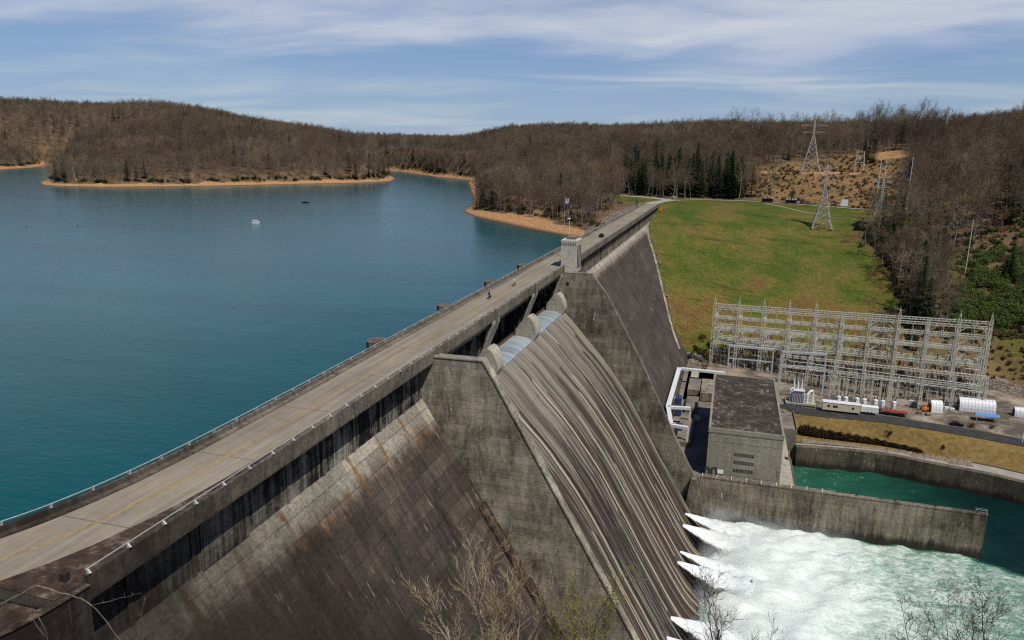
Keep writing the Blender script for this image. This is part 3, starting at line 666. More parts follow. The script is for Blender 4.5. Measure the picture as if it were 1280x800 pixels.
# piers with rounded noses
nose = [(-4.2, -15.8), (-3.9, -12.2), (-2.6, -10.2), (-1.7, -9.2), (-.8, -8.75), (-.1, -9.0), (.6, -9.9), (1.2, -11.2), (1.55, -12.4), (1.65, -13.4), (1.35, -14.3), (.7, -15.6)]
for y0, y1 in ((0.0, 2.3), (31.7, 36.6), (65.7, 70.6), (99.7, 103.98)):
    p_ = MB().prism([(-13.6, -2.62), (.15, -2.62), (.2, -3.4), (-2.9, -11.8), (-3.0, -15.8), (-13.6, -22)], y0+.01, y1).build('pier', MT['panel'], dam)  # dark material puts the shade under the deck into the pier colour
    MB().prism([(.15, -2.64), (.45, -2.64), (.5, -3.5), (-2.7, -12.0), (-2.95, -11.7), (.2, -3.4)], y0-.01, y1+.02).build('pier_lit_face', MT['pale'], p_)  # pale slab paints the sunlit downstream face of the pier
    MB().prism(nose, y0-.02, y1+.02).build('pier_nose', MT['pale'], p_)
for y0, y1 in ((2.32, 31.68), (36.62, 65.68), (70.62, 99.68)):
    gt = MB().prism([(-4.7, -14.0), (-3.4, -13.95), (-1.6, -14.1), (-.3, -14.35), (.75, -14.85), (.75, -15.3), (-4.7, -15.3)], y0+.1, y1-.1).build('drum_gate', MT['gate'], dam)
    MB().box(-4.95, -4.55, y0+.05, y1-.05, -15.2, -12.9).build('gate_sill', MT['rust_steel'], gt)
    MB().box(-9.2, -8.4, y0, y1, -4.2, -2.35).box(-5.5, -4.8, y0, y1, -4.2, -2.35).box(-1.3, -.6, y0, y1, -4.0, -2.35).build('bridge_girder', MT['fascia'], dam)
    MB().box(-9.6, -9.3, y0, y1, -10.5, -3.9).build('curtain_wall', MT['panel'], dam)  # dark material again, shade of the bridge opening put into the colour
# upstream pier heads standing out over the lake
for yc in (-.6, 33.0, 66.2, 97.5):
    ph_ = MB().prism([(-10.35, yc-2.3), (-11.6, yc-2.3), (-12.5, yc-1.5), (-12.9, yc), (-12.5, yc+1.5), (-11.6, yc+2.3), (-10.35, yc+2.3)], -24, .1, 'z').build('pier_head', MT['fascia'], dam)
# crest deck, fascias, kerbs, parapets
MB().box(-10.25, .1, -80, Y1, -2.35, -1.15).build('deck_slab', MT['fascia'], dam)
def wall_along(line, o0, o1, z0, z1, m=None):
    a = offset_line(line, o0); b = offset_line(line, o1); m = m or MB(); k = len(line)
    vs = [(x, y, z0) for x, y, _ in a]+[(x, y, z0) for x, y, _ in b]+[(x, y, z1) for x, y, _ in b]+[(x, y, z1) for x, y, _ in a]
    fs = []
    for i in range(k-1):
        for q in range(4): fs.append((q*k+i, q*k+i+1, ((q+1) % 4)*k+i+1, ((q+1) % 4)*k+i))
    fs += [(0, k, 2*k, 3*k), (k-1, 4*k-1, 3*k-1, 2*k-1)]
    return m.add(vs, fs)
y = -76.2; seg = 8.6
while y < 408:
    if not (104 < y+seg/2 < 112): MB().bbox(-.12, .32, y, min(y+seg-.03, 409), -2.7, -.42, .06).build('parapet_panel', MT['fascia'], dam)
    y += seg
wall_along(crest[8:], -5.35, -4.92, -2.3, -.38).build('parapet', MT['fascia'], dam)
wall_along(crest[8:], -4.92, -4.06, -1.4, -.94).build('kerb', MT['fascia'], dam)
MB().box(-1.2, -.13, -47, 409, -1.3, -.94).build('kerb', MT['fascia'], dam)
for yc in (0, 34.2, 68.2, 102.3):
    MB().bbox(.33, .75, yc-.75, yc+.75, -3.6, -.1, .06).build('parapet_pilaster', MT['fascia'], dam)
# railings with their posts
def railing(line_pts, posts, side, near):
    rl = MB().tube(line_pts, .055, 6).build('railing', MT['rail'], dam)
    rest = MB()
    for i, (x, y) in enumerate(posts):
        m = MB() if i < near else rest
        m.bar((x, y, -.45), (x, y, .02), .12, .16)
        m.add([(x+side*.05, y-.09, -.02), (x+side*.05, y+.09, -.02), (x+side*.36, y+.10, -.34), (x+side*.36, y-.10, -.34), (x+side*.05, y-.09, -.45), (x+side*.05, y+.09, -.45)],
              [(0, 1, 2, 3), (3, 2, 5, 4), (0, 3, 4), (1, 5, 2), (0, 4, 5, 1)])
        if i < near: m.build('rail_post', MT['rail_post'], rl)
    if rest.v: tag(rest.build('rail_post', MT['rail_post'], rl), kind='stuff')
ry = [-76+4.304*i for i in range(113)]; ry = [y for y in ry if not 103 < y < 112.5]
railing([(.1, -76.2, 0), (.1, 103.5, 0)], [(.1, y) for y in ry if y < 104], 1, 60)
railing([(.1, 112.5, 0), (.1, 409, 0)], [(.1, y) for y in ry if y > 104], 1, 20)
lp = offset_line(crest[8:], -5.12); acc = 0; pl = [lp[0][:2]]
for a, b in zip(lp[:-1], lp[1:]):
    l = math.hypot(b[0]-a[0], b[1]-a[1]); t = 4.3-acc
    while t <= l: pl.append((a[0]+(b[0]-a[0])*t/l, a[1]+(b[1]-a[1])*t/l)); t += 4.3
    acc = (acc+l) % 4.3
railing([(x, y, 0) for x, y, z in lp], pl, -1, 70)

# road shoulder and retaining wall at the near end of the crest
sh = [(-.1, -76.3, -1.25), (-.2, -79, -1.35), (-1.2, -84, -1.4), (-5, -90, -1.4), (-14, -97, -1.3)]
sh = smooth_line(sh, 4)
m = MB(); m.strip([(x-4.6, y+4.4, z+.02) for x, y, z in sh], sh)
def f_sh(g):
    p = g.pos(); n = g.noise(p, .5, 5, .7)
    return g.ramp(n, [(.38, (.03, .02, .016)), (.54, (.06, .04, .03)), (.72, (.2, .16, .12))])
MT['shoulder'] = material('leaf littered road shoulder', f_sh, .95, .1)
tag(m.build('road_shoulder', MT['shoulder']), 'leaf littered dark verge between road bend and wall', None, None, 'structure')
we = [q for q in R_ if -79 < q[1] < -48]
tag(MB().strip([(x-.1, y, RZ+.02) for x, y, z in we], [(max(x+.05, -.14), y-.2, RZ+.03) for x, y, z in we]).build('road_shoulder', MT['shoulder']), 'dark litter wedge between the road bend and the parapet', None, None, 'structure')
rw = thing('retaining_wall', (-.1, -80, -20), 'dark stained retaining wall holding up the road bend at the near end', 'wall')
wall_along(sh, -.5, .1, -24, -1.3).build('wall', MT['panel'], rw); wall_along(sh, -.62, .16, -1.3, -1.16).build('coping', MT['drain'], rw)
MB().box(-1.9, -1.35, -76.9, -76.35, -1.2, -.3).build('end_block', MT['fascia'], rw)

# elevator tower on the far end of the spillway bridge
tw = thing('elevator_tower', (1.5, 108, -2.6), 'pale square concrete tower standing on the dam beside the crest road', 'tower')
MB().box(-.9, 3.9, 104.6, 111.8, -2.62, 6.6).build('shaft', MT['tower'], tw)
c_ = MB().bbox(-1.05, 4.05, 104.45, 111.95, 6.6, 7.3, .12)
for i in range(9): c_.box(-.8+i*.55, -.55+i*.55, 104.36, 104.47, 6.1, 6.62)
c_.build('cornice', MT['tower'], tw)
for i in range(3):
    MB().box(3.88, 3.97, 105.6+i*2.1, 106.6+i*2.1, -1.6, 5.6).build('window_slot', MT['dark'], tw)
MB().box(.2, 3.0, 106, 110.5, 7.3, 8.0).build('roof_hatch', MT['fascia'], tw)
fl = MB(); fl.bar((-.9, 105.5, 1.6), (-2.8, 105.2, 3.3), .1); fl.bar((-.9, 105.4, .6), (-1.6, 105.0, .3), .35, .5); fl.build('floodlight', MT['dark'], tw)

# flagpole and lamp pole on the lake side of the crest
fb = at(705, 292, x=-11.0)
fp_ = thing('flagpole', (-11.0, fb[1], -2), 'thin grey flagpole beyond the tower with a limp red and blue flag', 'flagpole')
MB().tube([(-11, fb[1], -2), (-11, fb[1], 17)], [.09, .05], 8).build('pole', MT['rail'], fp_)
def f_flag(g):
    x, y, z = g.sep(g.obj())
    s = g.math('LESS_THAN', g.math('FRACT', g.math('MULTIPLY', x, 2.6)), .5)
    c = g.mix(s, (.55, .03, .04), (.75, .75, .75))
    return g.mix(g.math('LESS_THAN', z, -1.9), c, (.03, .05, .22))
MT['flag'] = material('flag cloth', f_flag, .8)
vs = []; fs = []
for j in range(9):
    for i in range(11): vs.append((.1+i*.11+.08*math.sin(j*.9), .16*math.sin(i*1.3+j*.5), -j*.27-.04*i*j*.5))
for j in range(8):
    for i in range(10): fs.append((j*11+i, j*11+i+1, (j+1)*11+i+1, (j+1)*11+i))
flg = tag(MB().add(vs, fs).build('flag', MT['flag'], None), 'limp red white and blue flag hanging from the flagpole', 'flag'); flg.location = (-11, fb[1], 16.7)
mo = flg.modifiers.new('thickness', 'SOLIDIFY'); mo.thickness = .02
lb = at(711.5, 288, x=-11.0)
lp_ = thing('street_lamp', (-11.0, lb[1], -2), 'short pale lamp post beside the flagpole beyond the tower', 'street lamp')
MB().tube([(-11, lb[1], -2), (-11, lb[1], 8.5)], .11, 8).build('pole', MT['white_dull'], lp_)
MB().bbox(-11.9, -10.6, lb[1]-.3, lb[1]+.3, 8.3, 8.6).build('lamp_head', MT['white_dull'], lp_)

# ------------------------------------------------------------------ training wall, powerhouse, decks
tr = thing('training_wall', (84, 105, -80), 'long brown stained concrete wall dividing the foaming pool from the calm tailrace', 'wall')
MB().prism([(45.5, -84), (124, -84), (123.9, -64.35), (45.5, -63.9)], 104.3, 105.9).build('wall', MT['train'], tr)
MB().prism([(45.6, -63.92), (124.1, -64.37), (124.1, -64.05), (45.6, -63.6)], 104.2, 106.0).build('coping', MT['train'], tr)
MB().prism([(70, -64.2), (80, -64.2), (80, -63.0), (70, -63.0)], 104.35, 104.7).build('parapet', MT['ph'], tr)
rl = MB().tube([(45.8, 104.45, -62.75), (84, 104.45, -62.95)], .05, 6).build('railing', MT['rail'], tr)
for i in range(9): MB().bar((45.9+i*4.32, 104.45, -63.7), (45.9+i*4.32, 104.45, -62.6), .22).build('rail_post', MT['white'], rl)
for i in range(4): MB().bar((90+i*10.5, 105.2, -64.2), (90+i*10.5, 105.2, -63.0), .3).build('mooring_post', MT['dark'], tr)
hd = MB(); hd.tube([(121, 104.6, -63), (123.8, 104.6, -63), (123.8, 105.6, -63), (121, 105.6, -63)], .05, 5)
for x, y in ((121, 104.6), (123.8, 104.6), (123.8, 105.6)): hd.bar((x, y, -64.2), (x, y, -62.8), .12)
hd.build('end_railing', MT['rail'], tr)

P0, P1, Q0, Q1 = 46.8, 68.5, 106.05, 165.8
ph = thing('powerhouse', (57.6, 136, -82), 'large blank grey concrete powerhouse with a mottled brown flat roof below the dam', 'building')
wl = MB().prism([(P0, -84), (P1, -84), (P1, -48.9), (P0, -48.9)], Q0, Q1).build('wall', MT['ph'], ph)
rf = MB().box(P0+.5, P1-.5, Q0+.5, Q1-.5, -48.9, -48.35).build('roof', MT['roof'], ph)
ed = MB().box(P0-.15, P1+.15, Q0-.15, Q0+.5, -49.5, -48.1).box(P0-.15, P1+.15, Q1-.5, Q1+.15, -49.5, -48.1).box(P0-.15, P0+.5, Q0+.5, Q1-.5, -49.5, -48.1).box(P1-.5, P1+.15, Q0+.5, Q1-.5, -49.5, -48.1)
ed.build('roof_edge', MT['ph'], rf)
for x in (P0+.6, P0+7.4, P0+14.4, P1-.6): MB().box(x-.06, x+.06, Q0-.035, Q0+.01, -63.8, -49.55).build('wall_joint', MT['deck'], wl)
MB().box(P0-.06, P1+.06, Q0-.06, Q0+.02, -52.3, -51.9).build('string_course', MT['ph'], wl)
for i in range(4):
    y = Q0+9+i*14; MB().bbox(P0+2, P0+2.9, y, y+.9, -48.35, -47.7).build('roof_vent', MT['deck'], rf)
for r_, py in enumerate((567.6, 577.2, 587.2)):
    a = at(917.6-r_*.8, py, y=Q0); b = at(943.0-r_*.8, py+3.2, y=Q0)
    for i in range(7):
        x = a[0]+(b[0]-a[0])*(i+.5)/7; z = a[2]+(b[2]-a[2])*(i+.5)/7; hw = (b[0]-a[0])/7*.37
        w = MB().box(x-hw-.06, x+hw+.06, Q0-.06, Q0+.02, z-.58, z+.58).build('window', MT['wall'], ph)
        MB().box(x-hw, x+hw, Q0-.09, Q0-.05, z-.5, z+.5).build('pane', MT['glass'], w)
a = at(900, 589.5, y=Q0); MB().box(a[0]-1.0, a[0]+1.0, Q0-.12, Q0-.01, a[2]-.65, a[2]+.65).build('notice_board', MT['white'], ph)
a = at(973, 592, y=Q0); MB().box(a[0]-.5, a[0]+.4, Q0-.08, Q0-.01, a[2]-1.0, a[2]+1.0).build('door', MT['deck'], ph)
a = at(886, 590, y=Q0-.2)
MB().tube([(a[0]-1.2, Q0-.2, -63.9), (a[0]-1.2, Q0-.2, -61.2), (a[0]-.2, Q0-.2, -60.9), (a[0]+.2, Q0-.2, -61.5), (a[0]+.2, Q0-.2, -63.9)], .14, 6).tube([(a[0]+.9, Q0-.2, -63.9), (a[0]+.9, Q0-.2, -61.0), (a[0]+2.0, Q0-.2, -60.7), (a[0]+2.4, Q0-.2, -61.4), (a[0]+2.4, Q0-.2, -63.9)], .14, 6).build('vent_pipe', MT['dark'], ph)

sd = thing('service_deck', (38, 150, -64), 'low concrete service deck between the powerhouse and the dam face', 'deck')
MB().box(28, P0-.02, 106.05, 226, -86, -64.0).build('slab', MT['deck'], sd)
for (x0, x1, y0, y1, z1, mm) in ((36.4, 41.5, 186, 204, -61.5, 'deck'), (41.8, 46.5, 180, 200, -60.5, 'wall'), (36.8, 41.5, 163, 178, -61.8, 'deck'), (35.9, 41.2, 128, 152, -62.2, 'deck'), (41.0, 43.0, 152, 158, -62.5, 'pale'), (36.5, 39.8, 206, 222, -62.5, 'pale')):
    MB().bbox(x0, x1, y0, y1, -64.02, z1, .1).build('plinth', MT[mm], sd)
for i, (x, y) in enumerate(((33.8, 172), (34.6, 160), (36.2, 140))):
    t = thing('transformer', (x, y, -64), ('dark blue transformer at the far end of the row below the white ducts', 'dark blue transformer in the middle of the row below the white ducts', 'dark blue transformer nearest the training wall below the white ducts')[i], 'transformer', 'blue transformers on the service deck')
    m = MB().bbox(-1.1, 1.1, -2.0, 2.0, .3, 3.4, .15); m.build('tank', MT['navy'], t, True)
    m = MB()
    for k in range(6): m.box(-1.6, -1.1, -1.7+k*.62, -1.4+k*.62, .6, 2.9)
    m.build('radiator', MT['steel_grey'], t, True)
    for k in (-1, 0, 1): MB().lathe([(.14, 3.4), (.22, 3.6), (.14, 3.8), (.2, 4.0), (.1, 4.5)], (0, k*1.1, 0), 8).build('bushing', MT['porcelain'], t, True)

dz = -57.6
D = {k: at(*v, z=dz) for k, v in dict(a=(906, 466.5), b=(849, 460.5), c=(835, 509), d=(863, 510.5), e=(834, 520), f=(839, 531.5), g=(860, 535)).items()}
du = thing('bus_duct', (D['b'][0], D['b'][1], -64), 'white boxed cable duct on legs running round the service deck', 'duct')
def duct(p, q, w): return MB().bar(p, q, w, .95)
for p, q, w in (('a', 'b', 1.5), ('b', 'c', 1.7), ('c', 'd', 1.3), ('c', 'f', 1.5), ('f', 'g', 1.3)):
    duct(D[p], D[q], w).build('duct_run', MT['white_dull'], du)
for p in ('b', 'd', 'g', 'c'):
    MB().bar((D[p][0], D[p][1], -64), (D[p][0], D[p][1], dz-.3), .6).build('leg', MT['white_dull'], du)
for i in range(15):
    t = i/14; q = D['b']*(1-t)+D['c']*t
    MB().bar((q[0]-.8, q[1], dz-.1), (q[0]-2.1, q[1], dz-.9), .28).build('bracket', MT['dark'], du)

dd = thing('draft_deck', (73, 130, -70), 'narrow pale deck with gate slots along the river side of the powerhouse', 'deck')
MB().box(P1+.02, 73.4, 106.05, 165.8, -84, -66.6).build('walkway', MT['pale'], dd)
MB().box(P1+.02, 77.5, 158.5, 178, -84, -64.3).build('end_block', MT['deck'], dd)
for i in range(9): MB().prism([(73.4, -84), (76.2, -84), (76.2, -74.5), (73.4, -69.0)], 107.5+i*5.6, 109+i*5.6).build('gate_pier', MT['deck'], dd)
MB().bar((77.3, 158.7, -64.3), (77.3, 178, -64.3), .3, 1.6).build('railing', MT['deck'], dd)
a = at(986.5, 566, x=73.2)
wb = thing('warning_board', (73.2, a[1], -66.6), 'small orange and white warning board on the deck beside the river', 'sign')
MB().box(-.1, .1, -1.1, 1.1, .4, 2.4).build('board', MT['orange'], wb, True); MB().bar((0, -1, 0), (0, -1, .5), .12).bar((0, 1, 0), (0, 1, .5), .12).build('post', MT['dark'], wb, True)

bank = [(77.4, 157.4, -70), (90, 159, -70), (107, 159.8, -70), (115, 158.2, -70), (121.5, 156.2, -70), (138, 152.2, -70), (148, 148.2, -70), (170, 141, -70), (200, 129, -70)]
bw = thing('retaining_wall', (110, 157, -80), 'rough stained stone wall along the far bank of the tailrace', 'wall')
def f_stone(g):
    p = g.pos(); v = g.vor(g.scale(p, (1, 1, 1.4)), .85); n = g.noise(p, .35, 5, .7)
    c = g.mix(g.ramp(v.outputs['Distance'], [(.1, 0.0), (.65, 1.0)]), (.22, .18, .12), (.11, .088, .06))
    return g.mix(g.ramp(n, [(.4, 0.0), (.62, .8)]), c, (.06, .048, .03)), v.outputs['Distance']
MT['stone'] = conc('rough bank wall', (.17, .14, .098), (.03, .025, .017), (.6, .6, .12), 2.4, None, .38, .62, bump=.8, wet=-75.6)
m = wall_along(smooth_line(bank, 6), -.6, 2.0, -86, -69.72); bo = m.build('wall', MT['stone'], bw)
wk = smooth_line(bank, 6)
def zz(q): return [(x, y, max(ground(x, y), -70.05)+.14) for x, y, z in q]
def wid(o, q): return [o[i] for i in range(len(q))]
wide = [2.2+4.6*min(1, max(0, (q[0]-98)/30)) for q in wk]
def var_off(line, offs): return [offset_line(line, o)[i] for i, o in enumerate(offs)]
tag(MB().strip(zz(var_off(wk, [-w_ for w_ in wide])), zz(offset_line(wk, -.2))).build('path', MT['walk']), 'pale gravel walkway along the top of the river wall', None, None, 'structure')
tag(MB().strip(zz(var_off(wk, [-w_-1.2 for w_ in wide])), zz(var_off(wk, [-w_ for w_ in wide]))).build('path', MT['asphalt']), 'narrow dark strip of tarmac beside the gravel walkway', None, None, 'structure')

# ------------------------------------------------------------------ switchyard
def lattice(m, p, q, w, n, t=.13, w2=None, axis_hint=(0, 0, 1)):
    """four corner bars with crossed lacing between p and q"""
    p = Vector(p); q = Vector(q); d = (q-p).normalized(); a = d.cross(Vector((0, 1, 0)) if abs(d.z) > .9 else Vector((0, 0, 1))).normalized(); b = a.cross(d)
    w2 = w if w2 is None else w2
    def c(t_, k):
        ww = w+(w2-w)*t_; sa, sb = ((-1,-1),(1,-1),(1,1),(-1,1))[k]
        return p+(q-p)*t_+a*(sa*ww/2)+b*(sb*ww/2)
    for k in range(4): m.bar(c(0, k), c(1, k), t)
    for i in range(n):
        t0, t1 = i/n, (i+1)/n
        for k in range(4):
            m.bar(c(t0, k), c(t1, (k+1) % 4), t*.7); 
            if i % 2 == 0: m.bar(c(t0, (k+1) % 4), c(t1, k), t*.7)
    return m
SA = Vector((44.2, 236.5, -64.3)); SB = Vector((152.0, 217.0, -64.2)); SD = (SB-SA)/10; SN = Vector((-SD.y, SD.x, 0)).normalized()
def frame_row(label, off, top0, top1, idx, spikes, levels, name='switchyard_frame', vee=(), w=1.25):
    base = SA+SN*off
    t = thing(name, tuple(base+SD*5), label, 'steel frame')
    cols = []
    for i in idx:
        b = base+SD*i; zt = top0+(top1-top0)*i/10
        m = lattice(MB(), b, (b.x, b.y, zt), w, max(4, int((zt-b.z)/1.6)), .17, w*.8)
        if i in spikes:
            for sa, sb in ((-1,-1),(1,-1),(1,1),(-1,1)): m.bar((b.x+sa*w*.4, b.y+sb*w*.4, zt), (b.x, b.y, zt+3.6), .16)
            m.bar((b.x, b.y, zt+3), (b.x, b.y, zt+4.6), .12)
        m.build('lattice_column', MT['steel'], t); cols.append((i, b, zt))
    for (i, b, zt), (j, b2, zt2) in zip(cols[:-1], cols[1:]):
        for lv in levels:
            z1, z2 = zt-lv, zt2-lv
            if z1 < b.z+3: continue
            m = lattice(MB(), (b.x, b.y, z1), (b2.x, b2.y, z2), .95, 8, .13); m.build('lattice_beam', MT['steel'], t)
        for q_ in (.22, .5, .78):
            if off > 10: break
            pq = b+(b2-b)*q_; zt_ = zt+(zt2-zt)*q_-(levels[1] if q_ != .5 else 0)
            MB().bar((pq.x, pq.y, zt_), (pq.x+.3, pq.y, zt_-random.uniform(8, 15)), .13).build('dropper', MT['steel'], t)
        if i in vee:
            m = MB()
            for lv in levels[:-1]:
                mid = (b+b2)/2; zm = (zt+zt2)/2-lv
                if zm-4 < b.z: continue
                m.bar((b.x, b.y, zt-lv-4.6), (mid.x, mid.y, zm-.5), .28); m.bar((b2.x, b2.y, zt2-lv-4.6), (mid.x, mid.y, zm-.5), .28)
            m.build('knee_brace', MT['steel'], t)
    return t
frame_row('tall front lattice frame of the switchyard with pointed mast tips', 0, -35.0, -31.0, range(11), (0, 1, 2, 3, 4, 7, 9, 10), (0, 5.6, 11.5, 18.0), vee=(0, 4, 6, 9))
frame_row('second tall lattice frame of the switchyard just behind the pointed masts', 7.5, -38.0, -34.5, range(11), (), (0, 4.5, 9.5, 15.0), vee=(4, 6))
frame_row('low rear lattice frame of the switchyard nearest the grass slope', 22, -50.0, -47.5, range(11), (), (0, 5.0))
frame_row('low front lattice frame of the switchyard facing the powerhouse roof', -14, -52.5, -50.0, range(3, 11), (), (0, 4.5), w=1.0)
frame_row('middle low lattice frame of the switchyard between the tall rows', 14.5, -47.5, -45.0, range(11), (), (0, 6.5), w=1.05)
# cross beams tying the rows together
for i in range(11):
    b = SA+SD*i; t = thing('cross_girder', (b.x, b.y, -50), 'lattice cross girder tying the front and rear frames of the switchyard together', 'steel girder', 'cross girders of the switchyard')
    q = b+SN*7.5; q2 = b+SN*22
    lattice(MB(), (b.x, b.y, -41+i*.3), (q.x, q.y, -41+i*.3), .9, 5, .13).build('upper_beam', MT['steel'], t)
    lattice(MB(), (q.x, q.y, -50.5+i*.25), (q2.x, q2.y, -50.5+i*.25), .9, 9, .13).build('lower_beam', MT['steel'], t)
    MB().bar((b.x, b.y, -44), (q2.x, q2.y, -50+i*.25), .2).build('tie_bar', MT['steel'], t)
# bus bars
random.seed(21)
for k, (off, z) in enumerate(((3, -47), (5, -52), (10, -53), (12, -56), (18, -55), (20, -58), (-5, -56), (-9, -57.5), (-12, -59), (24, -57))):
    b0 = SA+SN*off+SD*(.1 if off > -4 else 3.2); b1 = SA+SN*off+SD*9.9
    t = thing('bus_bar', (b0.x, b0.y, z), 'long thin pale bus bar strung through the switchyard on porcelain insulators', 'bus bar', 'bus bars of the switchyard')
    MB().tube([(b0.x, b0.y, z), (b1.x, b1.y, z)], .14, 6).build('bar', MT['white_dull'], t)
    m = MB(); nn = 24
    for i in range(nn):
        q = b0+(b1-b0)*(i+.5)/nn; m.lathe([(.12, -2.0), (.26, -1.7), (.12, -1.5), (.26, -1.2), (.12, -1.0), (.26, -.7), (.12, -.4), (.08, 0)], (q.x, q.y, z), 6)
    m.build('insulator', MT['porcelain'], t)
# disconnect switches: support pillar, crossarm and three insulators
def make_switch():
    t = thing('disconnect_switch', (0, 0, -64), '', 'switch')
    lattice(MB(), (-1.1, 0, 0), (-1.1, 0, 4.2), .5, 4, .1).build('support', MT['steel'], t, True); lattice(MB(), (1.1, 0, 0), (1.1, 0, 4.2), .5, 4, .1).build('support', MT['steel'], t, True)
    MB().bar((-2.2, 0, 4.3), (2.2, 0, 4.3), .3).build('crossarm', MT['steel'], t, True)
    for x in (-1.8, 0, 1.8): MB().lathe([(.14, 4.4), (.28, 4.7), (.14, 4.95), (.28, 5.2), (.14, 5.45), (.28, 5.7), (.1, 6.0)], (x, 0, 0), 6).build('insulator', MT['porcelain'], t, True)
    MB().bar((-1.8, 0, 6.1), (1.8, 0, 6.4), .12).build('blade', MT['white_dull'], t, True)
    return t
ps = make_switch(); used = False
for off in (-9.5, 3.6, 11, 18.5, 27):
    for i in range(0, 30):
        if off < -4 and i < 10: continue
        b = SA+SN*off+SD*(i/3.0+.12)
        put(ps, used, (b.x, b.y, -64.05), math.atan2(SD.y, SD.x)+random.choice((0, 0, math.pi/2)), 'grey disconnect switch with brown insulators on lattice legs in the switchyard', 'disconnect switches in the switchyard'); used = True
# grey portal frames behind the powerhouse roof
for k, (l0, l1, lab) in enumerate((((910, 470), (963, 476), 'smooth grey portal frame rising behind the dam end of the powerhouse roof'), ((976, 478), (1029, 502), 'smooth grey portal frame beside the white transformer'))):
    yy = 193 if k else 205
    a = at(l0[0]+2, 440 if k else 432, y=yy); b = at(l1[0]+4, 443 if k else 437, y=yy)
    t = thing('portal_frame', ((a[0]+b[0])/2, yy, -64), lab, 'steel frame')
    for q in (a, b): MB().bar((q[0], yy, -64), (q[0], yy, q[2]), .55).build('column', MT['steel_grey'], t)
    MB().bar((a[0]-.3, yy, a[2]), (b[0]+.3, yy, b[2]), .7, .9).build('crossbeam', MT['steel_grey'], t)
    MB().bar((a[0], yy, a[2]-5.5), (b[0], yy, b[2]-5.5), .4).build('lower_beam', MT['steel_grey'], t)
    for i in range(6):
        x = a[0]+(b[0]-a[0])*(i+.5)/6; MB().lathe([(.1, 0), (.3, -.4), (.1, -.6), (.3, -1.0), (.1, -1.2), (.3, -1.6), (.1, -2.0)], (x, yy, a[2]-.3), 6).build('insulator', MT['porcelain'], t)
# white main transformer
a = at(1000, 507, z=-64)
t = thing('transformer', (a[0], a[1]+4, -64), 'big white power transformer with bent pipes on a pale plinth beside the portal', 'transformer')
MB().bbox(-5.5, 6, -3.6, 3, 0, .8).build('plinth', MT['pale'], t, True)
MB().bbox(-3.2, 1.6, -2.2, 2.2, .8, 5.0, .3).build('tank', MT['white_dull'], t, True)
for k in range(3): MB().lathe([(.4, 5.0), (.55, 5.8), (.35, 6.2), (.5, 7.0), (.3, 8.6), (.12, 9.6)], (-2.6+k*1.5, .4, 0), 9).build('bushing', MT['white_dull'], t, True)
MB().tube([(2.6, -2, .8), (2.6, -2, 4.2), (3.4, -1.4, 5.4), (4.4, -1, 5.8), (4.8, 0, 5.0), (4.8, 0, .8)], .45, 8, False).tube([(-3.8, -1.6, .8), (-3.9, -1.6, 5.6), (-3.0, -1.2, 6.4)], .32, 8).build('pipe', MT['white'], t, True)
MB().tube([(-2.8, -2.6, 5.7), (1.4, -2.6, 5.7)], .6, 10).build('conservator', MT['white_dull'], t, True)
m = MB()
for k in range(8): m.box(-3.0+k*.58, -2.75+k*.58, -3.1, -2.2, 1.1, 4.4)
m.build('radiator', MT['steel_grey'], t, True)
# circuit breakers
def make_breaker():
    t = thing('circuit_breaker', (0, 0, -64), '', 'circuit breaker')
    for x in (-.9, .9): lattice(MB(), (x, 0, 0), (x, 0, 2.0), .5, 2, .1).build('support', MT['steel'], t, True)
    MB().lathe([(1.0, 2.0), (1.15, 2.2), (1.15, 4.6), (.9, 5.0), (.4, 5.2)], (0, 0, 0), 12).build('tank', MT['white_dull'], t, True)
    for x in (-.6, .6): MB().tube([(x*.7, 0, 5.0), (x*1.8, 0, 7.6)], [.3, .14], 7).build('bushing', MT['porcelain'], t, True)
    MB().bbox(-.5, .5, -1.7, -1.05, 1.6, 3.4, .08).build('control_box', MT['white_dull'], t, True)
    return t
pb = make_breaker()
for i, px in enumerate((1047, 1056, 1070, 1079, 1093, 1102, 1116)):
    q = at(px, 507+.10*(px-1047), z=-64)
    put(pb, i > 0, (q[0], q[1], -64), random.uniform(-.1, .1), scale=.82, label=('white circuit breaker nearest the tall grey portal leg', 'white circuit breaker second from the grey portal leg', 'white circuit breaker third from the grey portal leg', 'white circuit breaker in the middle of the row behind the cream trailer', 'white circuit breaker behind the small white trailer', 'white circuit breaker second from the downstream end of its row', 'white circuit breaker at the downstream end of its row behind the red trailer')[i], group='circuit breakers behind the trailers')
def make_oil_breaker():
    t = thing('oil_breaker', (0, 0, -64), '', 'circuit breaker')
    MB().bbox(-1.6, 1.6, -1.1, 1.1, 0, .35, .05).build('plinth', MT['deck'], t, True)
    for x in (-1.0, 0, 1.0): 
        MB().lathe([(.42, .5), (.5, .7), (.5, 2.3), (.3, 2.6)], (x, 0, 0), 10).build('tank', MT['rust_steel'] if x else MT['dark'], t, True)
        for y in (-.3, .3): MB().tube([(x, y*.8, 2.5), (x, y*2.2, 4.3)], [.2, .1], 6).build('bushing', MT['porcelain'], t, True)
    MB().bbox(-1.9, -1.55, -.6, .6, .3, 2.0, .05).build('control_box', MT['steel_grey'], t, True)
    return t
po = make_oil_breaker(); used = False
for off in (1.8, 9.2, 16.5, 25.0, -6.5):
    for i in range(14):
        if off < 0 and i < 5: continue
        b = SA+SN*(off+random.uniform(-.5, .5))+SD*(i*.72+.2+random.uniform(-.1, .1))
        put(po, used, (b.x, b.y, -64.05), math.atan2(SD.y, SD.x)+random.choice((0, math.pi/2)), 'dark rusty oil breaker with three tanks under the lattice frames of the switchyard', 'oil breakers in the switchyard'); used = True
